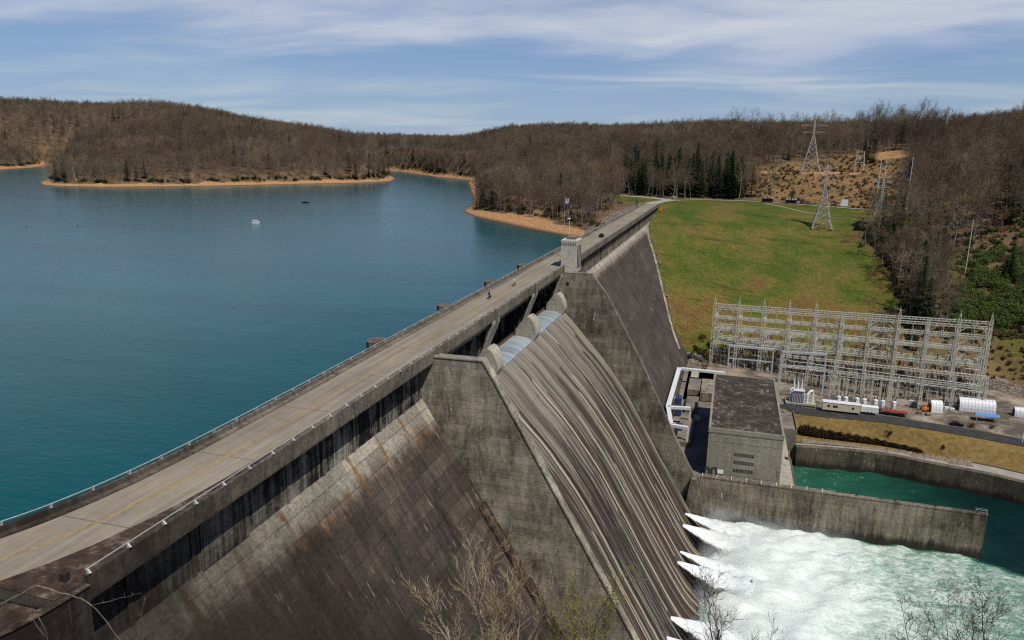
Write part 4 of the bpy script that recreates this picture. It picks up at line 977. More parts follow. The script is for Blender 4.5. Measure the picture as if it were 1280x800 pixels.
for i in range(9):
    q = at(1036+i*10.4, 497+i*.9, z=-64)
    t = thing('steel_mast', (q[0], q[1], -64), 'slim pale lattice mast among the white circuit breakers', 'mast', 'slim masts among the breakers')
    lattice(MB(), (0, 0, 0), (0, 0, 11.5), .7, 9, .13, .5).build('lattice_column', MT['steel'], t, True); MB().bar((-1.6, 0, 9.4), (1.6, 0, 9.4), .2).build('crossarm', MT['steel'], t, True)
# rocks and machines of the yard edge
a = at(1051, 515, z=-64)
t = thing('site_trailer', (a[0], a[1]+1.2, -64.1), 'long cream site trailer with small square windows beside the black road', 'trailer', rz=R(-2))
MB().bbox(-6.8, 6.8, -1.6, 1.6, .5, 3.5, .12).build('body', MT['cream'], t, True); MB().bbox(-6.9, 6.9, -1.7, 1.7, 3.5, 3.75, .1).build('roof', MT['white_dull'], t, True)
for x in (-4.6, -2.6, -1.7, 4.2): MB().box(x-.4, x+.4, -1.63, -1.58, 1.7, 2.6).build('window', MT['glass'], t, True)
for x in (-4, 0, 4): MB().box(x-.3, x+.3, -1.2, 1.2, 0, .5).build('support', MT['dark'], t, True)
a = at(1087, 517, z=-64)
t = thing('cargo_trailer', (a[0], a[1]+1, -64.1), 'small plain white cargo trailer beside the cream one', 'trailer', rz=R(-3))
MB().bbox(-3.1, 3.1, -1.2, 1.2, .6, 2.9, .12).build('body', MT['white'], t, True)
for x in (-.7, .7):
    for y in (-1.15, 1.15): MB().lathe([(.4, -.12), (.42, 0), (.4, .12)], (0, 0, 0), 12).build('wheel', MT['rubber'], t, True); o = bpy.data.objects[-1] if False else t.children[-1]; o.location = (x, y, .42); o.rotation_euler = (R(90), 0, 0)
a = at(1118, 518, z=-64)
t = thing('flatbed_trailer', (a[0], a[1]+1, -64.2), 'dark red flatbed trailer parked beside the black road', 'trailer', rz=R(-4))
MB().bbox(-4.6, 4.6, -1.25, 1.25, .9, 1.25).build('bed', MT['red'], t, True)
for i in range(7): MB().bar((-4.4+i*1.45, -1.2, 1.2), (-4.4+i*1.45, -1.2, 2.2), .12).build('stake', MT['red'], t, True)
for x in (-3, -2, 2, 3): MB().tube([(x, -1.25, .5), (x, 1.25, .5)], .48, 10).build('wheel', MT['rubber'], t, True)
a = at(1155, 514, z=-64)
t = thing('forklift', (a[0], a[1], -64), 'orange lift truck parked between crates and the white shed', 'forklift', rz=R(20))
MB().bbox(-1.3, 1.3, -.8, .8, .5, 1.7, .1).build('body', MT['orange'], t, True)
for x in (-.9, .7):
    for y in (-.7, .7): MB().bar((x, y, 1.7), (x*.8, y, 3.1), .12).build('cab_post', MT['dark'], t, True)
MB().bbox(-1.0, .7, -.8, .8, 3.1, 3.25, .05).build('cab_roof', MT['orange'], t, True)
MB().bar((1.5, -.4, .2), (1.5, -.4, 3.6), .18).bar((1.5, .4, .2), (1.5, .4, 3.6), .18).build('mast', MT['dark'], t, True)
for x in (-.85, .85): MB().tube([(x, -.85, .45), (x, .85, .45)], .45, 10).build('wheel', MT['rubber'], t, True)
for i, (px, py) in enumerate(((1138, 508), (1143, 510), (1149, 517), (1160, 519), (1183, 512), (1190, 514))):
    q = at(px, py, z=-64)
    t = thing('crate', (q[0], q[1], -64), ('grey upright crate farthest from the white shed', 'dark crate beside the grey upright crate', 'wooden crate in front of the orange lift truck', 'low wooden crate between lift truck and white shed', 'pale crate just past the white shed', 'pale crate between the shed and the long round roofed store')[i], 'crate', 'crates in the yard', rz=random.uniform(-.3, .3))
    h = (2.6, 2.4, 1.2, .9, 1.2, 1.3)[i]; MB().bbox(-.8, .8, -.7, .7, .12, h, .05).build('box', MT[('steel_grey', 'dark', 'wood', 'wood', 'white_dull', 'white_dull')[i]], t, True)
    MB().box(-.8, -.6, -.7, .7, 0, .12).box(.6, .8, -.7, .7, 0, .12).build('skid', MT['wood'], t, True)
def quonset(name, cx, cy, L, W, H, label, mat_, doors=True, rz=0):
    t = thing(name, (cx, cy, -64.1), label, 'shed', rz=rz); n = 12
    pf = [(W/2*math.cos(math.pi*k/n), H*math.sin(math.pi*k/n)**.8) for k in range(n+1)]
    pf = [(W/2, 0)]+pf[0:]+[(-W/2, 0)]
    MB().prism(pf[1:-1], -L/2, L/2, 'x').build('shell', MT[mat_], t, True)
    m = MB()
    for i in range(int(L/1.2)): 
        x = -L/2+.6+i*1.2; m.tube([(x, a*1.01, b*1.012) for a, b in pf[1:-1]], .05, 4, False)
    m.build('rib', MT['white_dull'], t, True)
    MB().box(-L/2-.06, -L/2, -W*.3, W*.3, 0, H*.68).build('door', MT['dark'], t, True)
    return t
a = at(1170, 516, z=-64); quonset('storage_shed', a[0], a[1]+2, 4.2, 4.2, 4.6, 'small bright white arched shed standing alone in the yard', 'white', rz=R(8))
a = at(1222, 516, z=-64); quonset('storage_shed', a[0], a[1]+3, 12.5, 6.5, 5.0, 'long pale shed with a rounded roof behind the blue canopy', 'roof_metal', rz=R(-3))
a = at(1278, 522, z=-64); quonset('storage_shed', a[0]+2, a[1]+2, 9.0, 4.0, 3.6, 'pale round topped shed at the very edge of the yard', 'roof_metal', rz=R(-3))
a = at(1234, 527, z=-64)
t = thing('canopy', (a[0], a[1]+1.2, -64.2), 'open canopy with a blue sheet roof in front of the long shed', 'canopy', rz=R(-3))
MB().prism([(-2.0, 2.3), (0, 2.9), (2.0, 2.3), (2.0, 2.4), (0, 3.02), (-2.0, 2.4)], -4, 4, 'x').build('roof', MT['blue'], t, True)
for x in (-3.8, 3.8):
    for y in (-1.9, 1.9): MB().bar((x, y, 0), (x, y, 2.35), .12).build('post', MT['steel_grey'], t, True)
a = at(1276.5, 558, z=-67.0)
t = thing('white_post', (a[0], a[1], a[2]), 'plain white marker mast standing on the tan lawn', 'mast')
MB().tube([(0, 0, -1), (0, 0, 9)], [.22, .16], 8).build('pole', MT['white'], t, True); MB().bbox(-.5, .5, -.5, .5, -.6, .25).build('footing', MT['pale'], t, True)
# wire fence between yard and road
t = thing('wire_fence', (130, 190, -64), 'sagging wire fence with thin steel posts along the yard edge', 'fence')
pts_ = [at(px, 505+(px-1125)*.09, z=-64) for px in range(1125, 1281, 9)]
for q in pts_: MB().bar((q[0], q[1], -64), (q[0], q[1], -61.9), .12).build('post', MT['steel_grey'], t)
m = MB()
for z in (-62.0, -62.6, -63.2): m.tube([(q[0], q[1], z) for q in pts_], .03, 4, False)
m.build('wire', MT['steel_grey'], t)

# ------------------------------------------------------------------ pylons and poles
def pylon(x, y, h, bw, label, arms=True, z=None, tw=1.3, name='lattice_pylon', waist=.62):
    z = ground(x, y) if z is None else z
    t = thing(name, (x, y, z-.3), label, 'pylon')
    def cn(f): return bw*(1-f)+tw*f if f < 1 else tw
    n = 7; lv = [0]; f = 0
    for i in range(n): f += .17*(.86**i); lv.append(f)
    lv = [v/lv[-1]*waist for v in lv]+[waist+(1-waist)*k/6 for k in range(1, 7)]
    def c(fr, k):
        w = bw+(tw-bw)*min(1, fr/waist)**.85 if fr < waist else tw*(1-.35*(fr-waist)/(1-waist))
        sa, sb = ((-1,-1),(1,-1),(1,1),(-1,1))[k]; return Vector((sa*w/2, sb*w/2, fr*h))
    m = MB()
    for a, b in zip(lv[:-1], lv[1:]):
        for k in range(4):
            m.bar(c(a, k), c(b, k), .34); m.bar(c(a, k), c(b, (k+1) % 4), .2); m.bar(c(a, (k+1) % 4), c(b, k), .2); m.bar(c(b, k), c(b, (k+1) % 4), .18)
    m.bar((0, 0, h*.97), (0, 0, h*1.04), .3)
    m.build('lattice_body', MT['pylon'], t, True)
    if arms:
        for fr, L in ((.70, bw*.42+1.6), (.82, bw*.5+2.2), (.94, bw*.36+1.4)):
            m = MB()
            for s_ in (-1, 1):
                for sb in (-.4, .4):
                    m.bar((0, sb, fr*h), (s_*L, 0, fr*h+.3), .22); m.bar((0, sb, fr*h+2), (s_*L, 0, fr*h+.4), .18)
            ca = m.build('crossarm', MT['pylon'], t, True)
            for s_ in (-1, 1): MB().lathe([(.06, 0), (.2, -.3), (.2, -1.5), (.05, -1.8)], (s_*L*.95, 0, fr*h+.2), 6).build('insulator_string', MT['porcelain'], ca, True)
    m = MB()
    for k in range(4): q = c(0, k); m.box(q.x-.7, q.x+.7, q.y-.7, q.y+.7, -.6, .6)
    m.build('footing', MT['pale'], t, True)
    return t
py1 = (103.8, 396.0)
pylon(*py1, 39.5, 11.5, 'lattice pylon on a bare patch in the grass slope above the switchyard')
a = at(1012, 219, y=600); pylon(a[0], 600, 49, 17, 'tallest lattice pylon, wide legged, on the clay clearing below the ridge', waist=.66)
pylon(146, 449, 27, 7.5, 'lattice pylon beside the road at the downstream corner of the grass', tw=1.2)
a = at(1073, 215, y=600)
t = thing('pole_frame', (a[0], 600, ground(a[0], 600)), 'small pale four legged pole frame on the brushy clearing', 'pylon')
m = MB()
for x in (-3.4, 3.4):
    for y in (-1.6, 1.6): m.bar((x*1.15, y*1.3, -.5), (x*.85, y*.6, 17.5), .42)
m.bar((-3.2, -1, 17), (3.2, -1, 17), .4).bar((-3.2, 1, 17), (3.2, 1, 17), .4).bar((-3.6, -1.5, 5), (3, -1, 16), .25).bar((3.6, -1.5, 5), (-3, -1, 16), .25).bar((-3.6, -1.8, 8), (3.6, -1.8, 8), .3)
m.build('frame', MT['steel'], t, True)
a = at(1180, 178, y=640); pylon(a[0], 640, 34, 6, 'far lattice pylon sticking up above the treetops on the right ridge', tw=1.2)
def pole(px, py, y, top, label, arm=True):
    a = at(px, py, y=y); b = at(px, top, y=y); z0 = min(a[2], ground(a[0], y))-.5
    t = thing('utility_pole', (a[0], y, z0), label, 'utility pole')
    MB().tube([(0, 0, 0), (.15, 0, b[2]-z0)], [.3, .18], 8).build('pole', MT['white_dull'] if not arm else MT['steel'], t, True)
    if arm:
        for k in (1.2, 3.2, 5.0): MB().bar((-1.6, 0, b[2]-z0-k), (1.8, 0, b[2]-z0-k), .2).build('crossarm', MT['wood'], t, True)
pole(1208, 330, 330, 274, 'pale utility pole with crossarms standing among the hillside trees')
pole(1098, 228, 470, 199, 'left one of a pair of tall bare poles behind the roadside pylon', False)
pole(1105, 226, 470, 197, 'right one of a pair of tall bare poles behind the roadside pylon', False)
pole(1138, 222, 480, 196, 'thin pale pole at the edge of the woods beside the clearing', False)

# ------------------------------------------------------------------ vehicles, riders, boats
def car(loc, rz, m, label, wagon=False):
    t = thing('parked_car' if 'parked' in label else 'car', loc, label, 'car', rz=rz)
    pf = [(-2.25, .35), (2.25, .35), (2.3, .62), (2.2, .86), (1.15, .98), (-2.2, 1.0), (-2.3, .6)]
    MB().prism(pf, -.86, .86).build('body', m, t, True)
    b = -2.1 if wagon else -1.75
    MB().add([(b, -.8, .97), (1.15, -.8, .97), (1.15, .8, .97), (b, .8, .97), (b+.35, -.62, 1.47), (.35, -.62, 1.47), (.35, .62, 1.47), (b+.35, .62, 1.47)],
             [(0, 1, 5, 4), (1, 2, 6, 5), (2, 3, 7, 6), (3, 0, 4, 7)]).build('window', MT['glass'], t, True)
    MB().bbox(b+.3, .42, -.66, .66, 1.455, 1.53, .03).build('roof', m, t, True)
    for x in (-1.4, 1.42):
        for y in (-.8, .8): MB().tube([(x, y-.11, .33), (x, y+.11, .33)], .33, 12).build('wheel', MT['rubber'], t, True)
    for y in (-.6, .6): MB().box(2.2, 2.31, y-.2, y+.2, .62, .78).build('headlight', MT['white'], t, True)
    return t
car((-4.0+.9, 191.8, RZ), R(92), MT['black'], 'black car driving along the crest road beyond the tower')
def gz(px, py, y):
    a = at(px, py, y=y); return (a[0], y, ground(a[0], y)+.2)
a = gz(843, 243, 500); car(a, R(10), MT['white'], 'white parked car in front of the dark pines beside the road', True)
a = gz(764, 245.5, 503); car(a, R(5), MT['white_dull'], 'pale parked car in the small parking area by the lake woods', True)
a = gz(772, 247, 497); car(a, R(8), MT['black'], 'black parked car beside the pale one in the small parking area')
a = gz(1010, 255, 500); car(a, R(-8), MT['red'], 'dark red car on the road behind the grass slope')
a = gz(1042, 258, 486); car(a, R(-8), MT['dark'], 'dark car on the road between sign board and pylon')
a = at(1196, 532, z=-65); car((a[0], a[1], ground(a[0], a[1])+.18), R(-6), MT['black'], 'black car on the asphalt service road near the long shed', True)
def skin_body(name, joints, edges, mat_, parent=None):
    me = bpy.data.meshes.new(name); me.from_pydata([j[0] for j in joints], edges, []); o = bpy.data.objects.new(name, me); col.objects.link(o)
    if parent: o.parent = parent
    s_ = o.modifiers.new('skin', 'SKIN'); o.modifiers.new('sub', 'SUBSURF').levels = 1; o.modifiers['sub'].render_levels = 1
    for v, j in zip(me.skin_vertices[0].data, joints): v.radius = (j[1], j[1]); v.use_root = False
    me.skin_vertices[0].data[0].use_root = True
    me.materials.append(mat_); return o
SEAT = [((0, 0, .0), .15), ((.06, 0, .28), .17), ((.10, 0, .50), .15), ((.12, 0, .60), .06), ((.14, 0, .72), .10), ((.16, 0, .82), .085),
        ((.02, .16, .0), .11), ((.42, .20, .0), .085), ((.30, .20, -.45), .06), ((.44, .21, -.50), .05), ((.02, -.16, .0), .11), ((.42, -.20, .0), .085), ((.30, -.20, -.45), .06), ((.44, -.21, -.50), .05),
        ((.10, .21, .48), .07), ((.26, .27, .26), .05), ((.55, .28, .28), .042), ((.10, -.21, .48), .07), ((.26, -.27, .26), .05), ((.55, -.28, .28), .042)]
SEDGE = [(0, 1), (1, 2), (2, 3), (3, 4), (4, 5), (0, 6), (6, 7), (7, 8), (8, 9), (0, 10), (10, 11), (11, 12), (12, 13), (2, 14), (14, 15), (15, 16), (2, 17), (17, 18), (18, 19)]
def rider(loc, rz, jm, hm, label, group=None):
    o = skin_body('person', SEAT, SEDGE, jm); o.location = loc; o.rotation_euler = (0, 0, rz); tag(o, label, 'person', group)
    if hm: MB().lathe([(.02, -.14), (.12, -.12), (.15, 0), (.13, .09), (.07, .15), (.01, .165)], (.15, 0, .78), 10).build('helmet', hm, o, True, True)
    return o
def motorcycle(loc, rz, m, label):
    t = thing('motorcycle', loc, label, 'motorcycle', rz=rz)
    for x in (-.75, .75):
        w = MB(); n = 14
        w.tube([(x+.27*math.cos(2*math.pi*k/n), 0, .32+.27*math.sin(2*math.pi*k/n)) for k in range(n+1)], .055, 6, False).build('wheel', MT['rubber'], t, True)
    MB().bbox(-.3, .35, -.17, .17, .3, .68, .06).build('engine', MT['dark'], t, True)
    MB().prism([(.0, .68), (.5, .66), (.55, .85), (.35, .98), (.05, .86)], -.15, .15).build('fuel_tank', m, t, True)
    MB().prism([(-.75, .72), (.02, .70), (.02, .80), (-.5, .84), (-.8, .9)], -.14, .14).build('seat', MT['black'], t, True)
    MB().tube([(.75, 0, .32), (.55, 0, .95)], .05, 6).build('fork', MT['steel_grey'], t, True)
    MB().tube([(.42, -.36, 1.02), (.55, 0, 1.0), (.42, .36, 1.02)], .025, 6).build('handlebar', MT['steel_grey'], t, True)
    for y in (-.3, .3): MB().bbox(-.85, -.4, y-.1, y+.1, .38, .72, .05).build('saddlebag', m, t, True)
    return t
motorcycle((-5.9, 48.6, RZ), R(-86), MT['black'], 'black motorcycle nearer the camera on the crest road'); rider((-5.9, 48.65, RZ+.93), R(-86), MT['jacket'], MT['black'], 'rider in dark clothing and helmet seated on the nearer motorcycle')
motorcycle((-5.2, 67.6, RZ), R(-86), MT['dark'], 'dark motorcycle farther along the crest road near the tower'); rider((-5.2, 67.65, RZ+.93), R(-86), MT['jacket_yellow'], MT['white'], 'rider in a pale yellow jacket seated on the farther motorcycle')

a = at(320, 279, z=LAKE)
t = thing('pontoon_boat', (a[0], a[1], LAKE), 'small white covered pontoon boat alone on the open lake', 'boat', rz=R(8), scale=.74)
for y in (-1.0, 1.0): MB().tube([(-3.2, y, .1), (2.6, y, .1), (3.3, y, .35)], [.36, .36, .08], 10).build('pontoon', MT['white'], t, True)
MB().bbox(-3.1, 3.0, -1.3, 1.3, .45, .65, .04).build('deck', MT['white_dull'], t, True)
m = MB(); m.box(-3.0, 2.9, -1.3, -1.24, .65, 1.5).box(-3.0, 2.9, 1.24, 1.3, .65, 1.5).box(2.84, 2.9, -1.24, 1.24, .65, 1.5); m.build('side_panel', MT['white'], t, True)
MB().bbox(-2.8, 1.8, -1.35, 1.35, 2.5, 2.75, .1).build('canopy', MT['white'], t, True)
for x in (-2.6, 1.6):
    for y in (-1.2, 1.2): MB().bar((x, y, .65), (x, y, 2.52), .07).build('post', MT['white_dull'], t, True)
MB().bbox(-3.7, -3.15, -.25, .25, .1, 1.2, .08).build('motor', MT['black'], t, True)
a = at(382, 253.5, z=LAKE)
t = thing('fishing_boat', (a[0], a[1], LAKE), 'low dark fishing boat with two people on the lake near the left shore', 'boat', rz=R(4))
MB().add([(-3.2, -1.05, .75), (1.6, -1.05, .8), (3.6, 0, 1.05), (1.6, 1.05, .8), (-3.2, 1.05, .75), (-3.1, -.8, -.2), (1.4, -.7, -.2), (3.1, 0, -.1), (1.4, .7, -.2), (-3.1, .8, -.2)],
         [(0, 1, 2, 3, 4), (0, 5, 6, 1), (1, 6, 7, 2), (2, 7, 8, 3), (3, 8, 9, 4), (4, 9, 5, 0), (9, 8, 7, 6, 5)]).build('hull', MT['black'], t, True)
MB().bbox(-.2, .5, -.5, .5, .75, 1.5, .1).build('console', MT['dark'], t, True); MB().bbox(-3.8, -3.25, -.25, .25, 0, 1.5, .1).build('motor', MT['black'], t, True)
MB().box(-1.6, -1.1, -.5, .5, .75, 1.15).box(1.2, 1.7, -.4, .4, .75, 1.2).build('seat', MT['steel_grey'], t, True)
rider((a[0]-1.4, a[1], LAKE+1.25), R(4), MT['jacket'], None, 'person in dark clothing seated at the stern of the fishing boat'); rider((a[0]+1.4, a[1]+.1, LAKE+1.3), R(4), MT['jeans'], None, 'person in blue clothing seated at the bow of the fishing boat')
for i, (px, py) in enumerate(((33, 283.5), (97, 282.5), (154, 282.5), (215, 281.5), (375, 279), (481, 280))):
    a = at(px, py, z=LAKE)
    t = thing('buoy', (a[0], a[1], LAKE), ('leftmost dark buoy in the line on the lake', 'second dark buoy from the left on the lake', 'third dark buoy from the left on the lake', 'dark buoy between the line of buoys and the white pontoon boat', 'small orange buoy right of the white pontoon boat', 'lone dark buoy in the middle of the lake')[i], 'buoy', 'buoys on the lake', scale=.65)
    MB().lathe([(.1, -.4), (.55, -.2), (.6, .25), (.3, .5), (.18, 1.0), (.05, 1.2)], (0, 0, 0), 10).build('float', MT['orange'] if i == 4 else MT['dark'], t, True)

# things along the far road
for i, (px, y) in enumerate(((959, 498), (988.5, 492))):
    a = at(px, 256 if i == 0 else 257.5, y=y); g0 = ground(a[0], y)
    t = thing('pavilion', (a[0], y, g0), ('dark open pavilion with pale roof vents at the edge of the grass, left of two', 'dark open pavilion with pale roof vents at the edge of the grass, right of two')[i], 'pavilion', rz=R(-5))
    MB().bbox(-4.2, 4.2, -2.2, 2.2, 2.5, 2.95, .1).build('roof', MT['black'], t, True)
    for x in (-3.8, -1.3, 1.3, 3.8):
        for yy in (-1.9, 1.9): MB().bar((x, yy, -.3), (x, yy, 2.5), .3).build('post', MT['dark'], t, True)
    MB().box(-3.9, 3.9, 1.85, 2.0, 0, 2.4).build('back_wall', MT['dark'], t, True)
    for x in ((-2.8, -.9, 1.0, 3.0) if i else (-1.8, 3.2)): MB().bbox(x-.45, x+.45, -.5, .5, 2.95, 3.9, .1).build('roof_vent', MT['white_dull'], t, True)
a = at(1055, 257, y=482)
t = thing('sign_board', (a[0], 482, ground(a[0], 482)), 'tall grey blue sign board leaning back beside the far road', 'sign', rz=R(-8))
MB().add([(-2.6, 0, 1.0), (2.6, 0, 1.0), (2.3, 1.3, 5.6), (-1.7, 1.3, 5.6), (-2.6, .2, 1.0), (2.6, .2, 1.0), (2.3, 1.5, 5.6), (-1.7, 1.5, 5.6)], [(0, 1, 2, 3), (7, 6, 5, 4), (0, 4, 5, 1), (1, 5, 6, 2), (2, 6, 7, 3), (3, 7, 4, 0)]).build('board', MT['steel_grey'], t, True)
for x in (-1.8, 1.8): MB().bar((x, .4, -.3), (x, 1.2, 4.5), .25).build('post', MT['white_dull'], t, True)
a = at(788, 243, y=512)
t = thing('stone_marker', (a[0], 512, ground(a[0], 512)), 'small white twin pillared marker beside the parking area', 'marker')
MB().bbox(-1.6, 1.6, -.5, .5, -.2, .3, .05).build('base', MT['pale'], t, True)
for x in (-1.1, 1.1): MB().bbox(x-.3, x+.3, -.3, .3, .3, 2.7, .06).build('pillar', MT['white'], t, True)
a = at(95, 222.5, y=606)
t = thing('shore_sign', (a[0], 606, ground(a[0], 606)), 'small white sign on the clay shore below the left woods', 'sign')
MB().bbox(-1.3, 1.3, -.08, .08, 1.2, 3.2, .03).build('board', MT['white'], t, True)
for x in (-.9, .9): MB().bar((x, .1, -.5), (x, .1, 1.4), .18).build('post', MT['wood'], t, True)
# barrier and boulders where the crest road meets the far bank
bb = thing('barrier', (2.5, 397, -5), 'small orange barrier at the top corner where dam face meets grass', 'barrier', rz=R(70))
MB().bbox(-1.6, 1.6, -.25, .25, .3, 1.9, .05).build('panel', MT['orange'], bb, True)
for x in (-1.3, 1.3): MB().bar((x, -.5, -.2), (x, 0, 1.2), .15).bar((x, .5, -.2), (x, 0, 1.2), .15).build('foot', MT['orange'], bb, True)
gr_ = thing('guard_rail', (70, 492, -3), 'low dark guard rail between the far road and the grass slope', 'guard rail')
gpts = [(x, y, z) for x, y, z in offset_line(fr, 5.4) if 6 < x < 150]
m = MB(); m.tube([(x, y, z+.75) for x, y, z in gpts], .2, 4, False); m.build('rail', MT['dark'], gr_)
for x, y, z in gpts[::2]: MB().bar((x, y, z-.6), (x, y, z+.85), .22).build('post', MT['wood'], gr_)

# ------------------------------------------------------------------ water jets
pxs = np.array([q[0] for q in pr2]); pzs = np.array([q[1] for q in pr2])
def chute_z(x): return float(np.interp(x, pxs, pzs))
def f_jet(g):
    p = g.pos(); n = g.noise(g.scale(p, (.5, 2.2, .5)), 1.0, 6, .7)
    return g.ramp(n, [(.3, (.60, .68, .66)), (.55, (.86, .88, .87))]), n
MT['jet'] = material('white water', f_jet, .7, .3, .9, dist=.4)
def f_ragged(m):
    g = G(m.node_tree); b = m.node_tree.nodes['Principled BSDF']; p = g.pos()
    n = g.noise(g.scale(p, (.5, 2.2, 2.0)), 1.5, 7, .78)
    e = g.attr('fray').outputs['Fac']
    a = g.rng(g.math('SUBTRACT', g.math('ADD', n, .46), e), .10, .34)
    g.set(b.inputs['Alpha'], a)
f_ragged(MT['jet'])
JL = ['white water jet nearest the training wall', 'second white water jet from the training wall', 'third white water jet from the training wall, beside the green gap', 'fourth white water jet from the training wall', 'white water jet behind the dark bare tree at the chute foot', 'white water jet nearest the lower edge of the photo at the chute foot']
rj = random.Random(11)
for j, y0 in enumerate(JY):
    x0 = 41.9-.25*(j % 2); m = MB(); NL, NC = 26, 12; vs = []; fs = []
    for i in range(NL):
        t_ = i/(NL-1); x = x0+20*t_; zc = max(chute_z(x)+.05, POOL-.3) if t_ < .25 else None
        zs = chute_z(x0)+.2; zl = zs+(POOL-.1-zs)*(1-(1-t_)**1.5)
        w = .55+7.0*t_**.95; h = .3+2.6*t_**.8*(1-.45*t_)
        for k in range(NC+1):
            a = math.pi*k/NC; jit = (1.0, 1.25, .8, 1.1, 1.15, .9, 1.0, 1.0)[j]*(1+.24*math.sin(i*1.3+k*1.7+j*2)*t_+rj.uniform(-.2, .2)*(t_+.25))
            zz_ = max(zl, chute_z(x)+.02)
            vs.append((x+rj.uniform(-.2, .2)*t_, y0+w*math.cos(a)*jit+.4*t_, zz_-.35+h*math.sin(a)*jit*(1.0-.35*t_)))
    for i in range(NL-1):
        for k in range(NC): fs.append((i*(NC+1)+k, (i+1)*(NC+1)+k, (i+1)*(NC+1)+k+1, i*(NC+1)+k+1))
    jt = thing('water_jet', (x0, y0, chute_z(x0)), JL[j], 'water jet', 'water jets from the sluice outlets')
    so = m.add(vs, fs).build('stream', MT['jet'], jt, smooth=True)
    at_ = so.data.attributes.new('fray', 'FLOAT', 'POINT')
    at_.data.foreach_set('value', [min(1.0, abs(k/NC*2-1)**1.1*(.80+.35*(i/(NL-1)))+.85*max(0, (i/(NL-1)-.48)/.52)**1.2) for i in range(NL) for k in range(NC+1)])
    MB().prism([(x0-.9, chute_z(x0-.9)-.3), (x0-.9, chute_z(x0-.9)+.06), (x0+.5, chute_z(x0+.5)+.06), (x0+.5, chute_z(x0+.5)-.3)], y0-.7, y0+.7).build('outlet', MT['black'], jt)

def fleck(seed):
    import bmesh
    bm = bmesh.new(); bmesh.ops.create_icosphere(bm, subdivisions=1, radius=1.0)
    me = bpy.data.meshes.new('fleck'); bm.to_mesh(me); bm.free(); me.materials.append(MT['foam_fleck']); return me
MT['foam_fleck'] = plain('spray droplets', (.82, .86, .85), .8, .05)
SPRAY = []
for y0 in JY:
    for _ in range(420):
        t_ = rj.random()**.7; x = 43.5+17*t_; w = .6+5.5*t_
        SPRAY.append((x+rj.gauss(0, .6), y0+.5*t_+rj.gauss(0, .45)*w, POOL+max(.1, 3.6*(1-t_)*.8+abs(rj.gauss(0, .9))*(.4+1.3*t_)), rj.uniform(0, 6), rj.uniform(.02, .06), 0))
def f_mist():
    m = bpy.data.materials.new('drifting spray'); m.use_nodes = True; nt = m.node_tree; nt.nodes.clear(); g = G(nt)
    o = nt.nodes.new('ShaderNodeOutputMaterial'); p = g.pos(); x, y, z = g.sep(p)
    n = g.noise(g.scale(p, (.09, .11, .16)), 1.0, 4, .6, .5)
    d = g.math('MULTIPLY', g.ramp(n, [(.44, 0.0), (.68, 1.0)]), g.math('MULTIPLY', g.rng(z, POOL+8.5, POOL+.5), g.math('MULTIPLY', g.rng(x, 92, 54), g.math('MULTIPLY', g.rng(x, 46, 52), g.math('MULTIPLY', g.rng(y, 104, 96), g.rng(y, 26, 40))))))
    v = g.node('ShaderNodeVolumePrincipled', None, Color=(.95, .97, .97, 1), Density=g.math('MULTIPLY', d, .30), Anisotropy=.2)
    nt.links.new(v.outputs[0], o.inputs['Volume']); return m
MT['mist'] = f_mist()
ms_ = MB().box(46, 92, 26, 104, POOL+.2, POOL+9).build('spray_mist', MT['mist']); tag(ms_, 'thin white spray drifting over the pool below the jets', None, None, 'stuff')
sc.cycles.volume_step_rate = 2.0; sc.cycles.volume_max_steps = 128

# ------------------------------------------------------------------ vegetation
def f_bark(c1, c2):
    def fn(g):
        n = g.noise(g.scale(g.obj(), (3, 3, .8)), 1.0, 4, .65); c = g.mix(g.ramp(n, [(.35, 0.0), (.65, 1.0)]), c1, c2)
        return g.mix(g.ramp(g.rand(), [(.7, 0.0), (1.0, .6)]), c, tuple(min(1, v*1.7) for v in c2))
    return fn
MT['bark'] = material('grey bark', f_bark((.09, .072, .058), (.23, .195, .16)), .95, .1)
MT['bark_pale'] = material('pale bark', f_bark((.24, .20, .155), (.46, .40, .32)), .95, .1)
MT['bark_dark'] = material('dark bark', f_bark((.045, .035, .028), (.12, .095, .075)), .95, .1)
def f_twig(g):
    r = g.rand(); n = g.noise(g.scale(g.obj(), (.25,)*3), 1.0, 3, .6)
    c = g.ramp(r, [(0, (.115, .072, .050)), (.22, (.165, .112, .078)), (.45, (.24, .18, .13)), (.62, (.185, .11, .072)), (.80, (.17, .142, .075)), (1, (.30, .24, .17))])
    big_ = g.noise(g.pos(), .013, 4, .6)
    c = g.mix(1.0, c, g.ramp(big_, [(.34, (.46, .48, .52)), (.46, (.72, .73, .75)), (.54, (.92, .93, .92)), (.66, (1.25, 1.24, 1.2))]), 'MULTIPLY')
    return g.mix(g.math('MULTIPLY', n, .45), c, (.07, .046, .034))
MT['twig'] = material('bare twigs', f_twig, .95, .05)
MT['twig_bud'] = material('budding twigs', lambda g: g.ramp(g.noise(g.obj(), .5, 4, .6), [(.35, (.12, .11, .03)), (.65, (.24, .22, .06))]), .9, .1)
MT['bud_leaf'] = material('young yellow green leaves', lambda g: g.ramp(g.noise(g.obj(), .8, 4, .6), [(.35, (.16, .17, .03)), (.65, (.32, .30, .07))]), .8, .2)
MT['twig_pale'] = material('pale fine twigs', lambda g: g.ramp(g.noise(g.obj(), .5, 4, .6), [(.35, (.25, .185, .11)), (.65, (.44, .345, .22))]), .95, .05)
MT['twig_dark'] = material('dark fine twigs', lambda g: g.ramp(g.noise(g.obj(), .5, 4, .6), [(.35, (.05, .036, .026)), (.65, (.12, .09, .065))]), .95, .05)
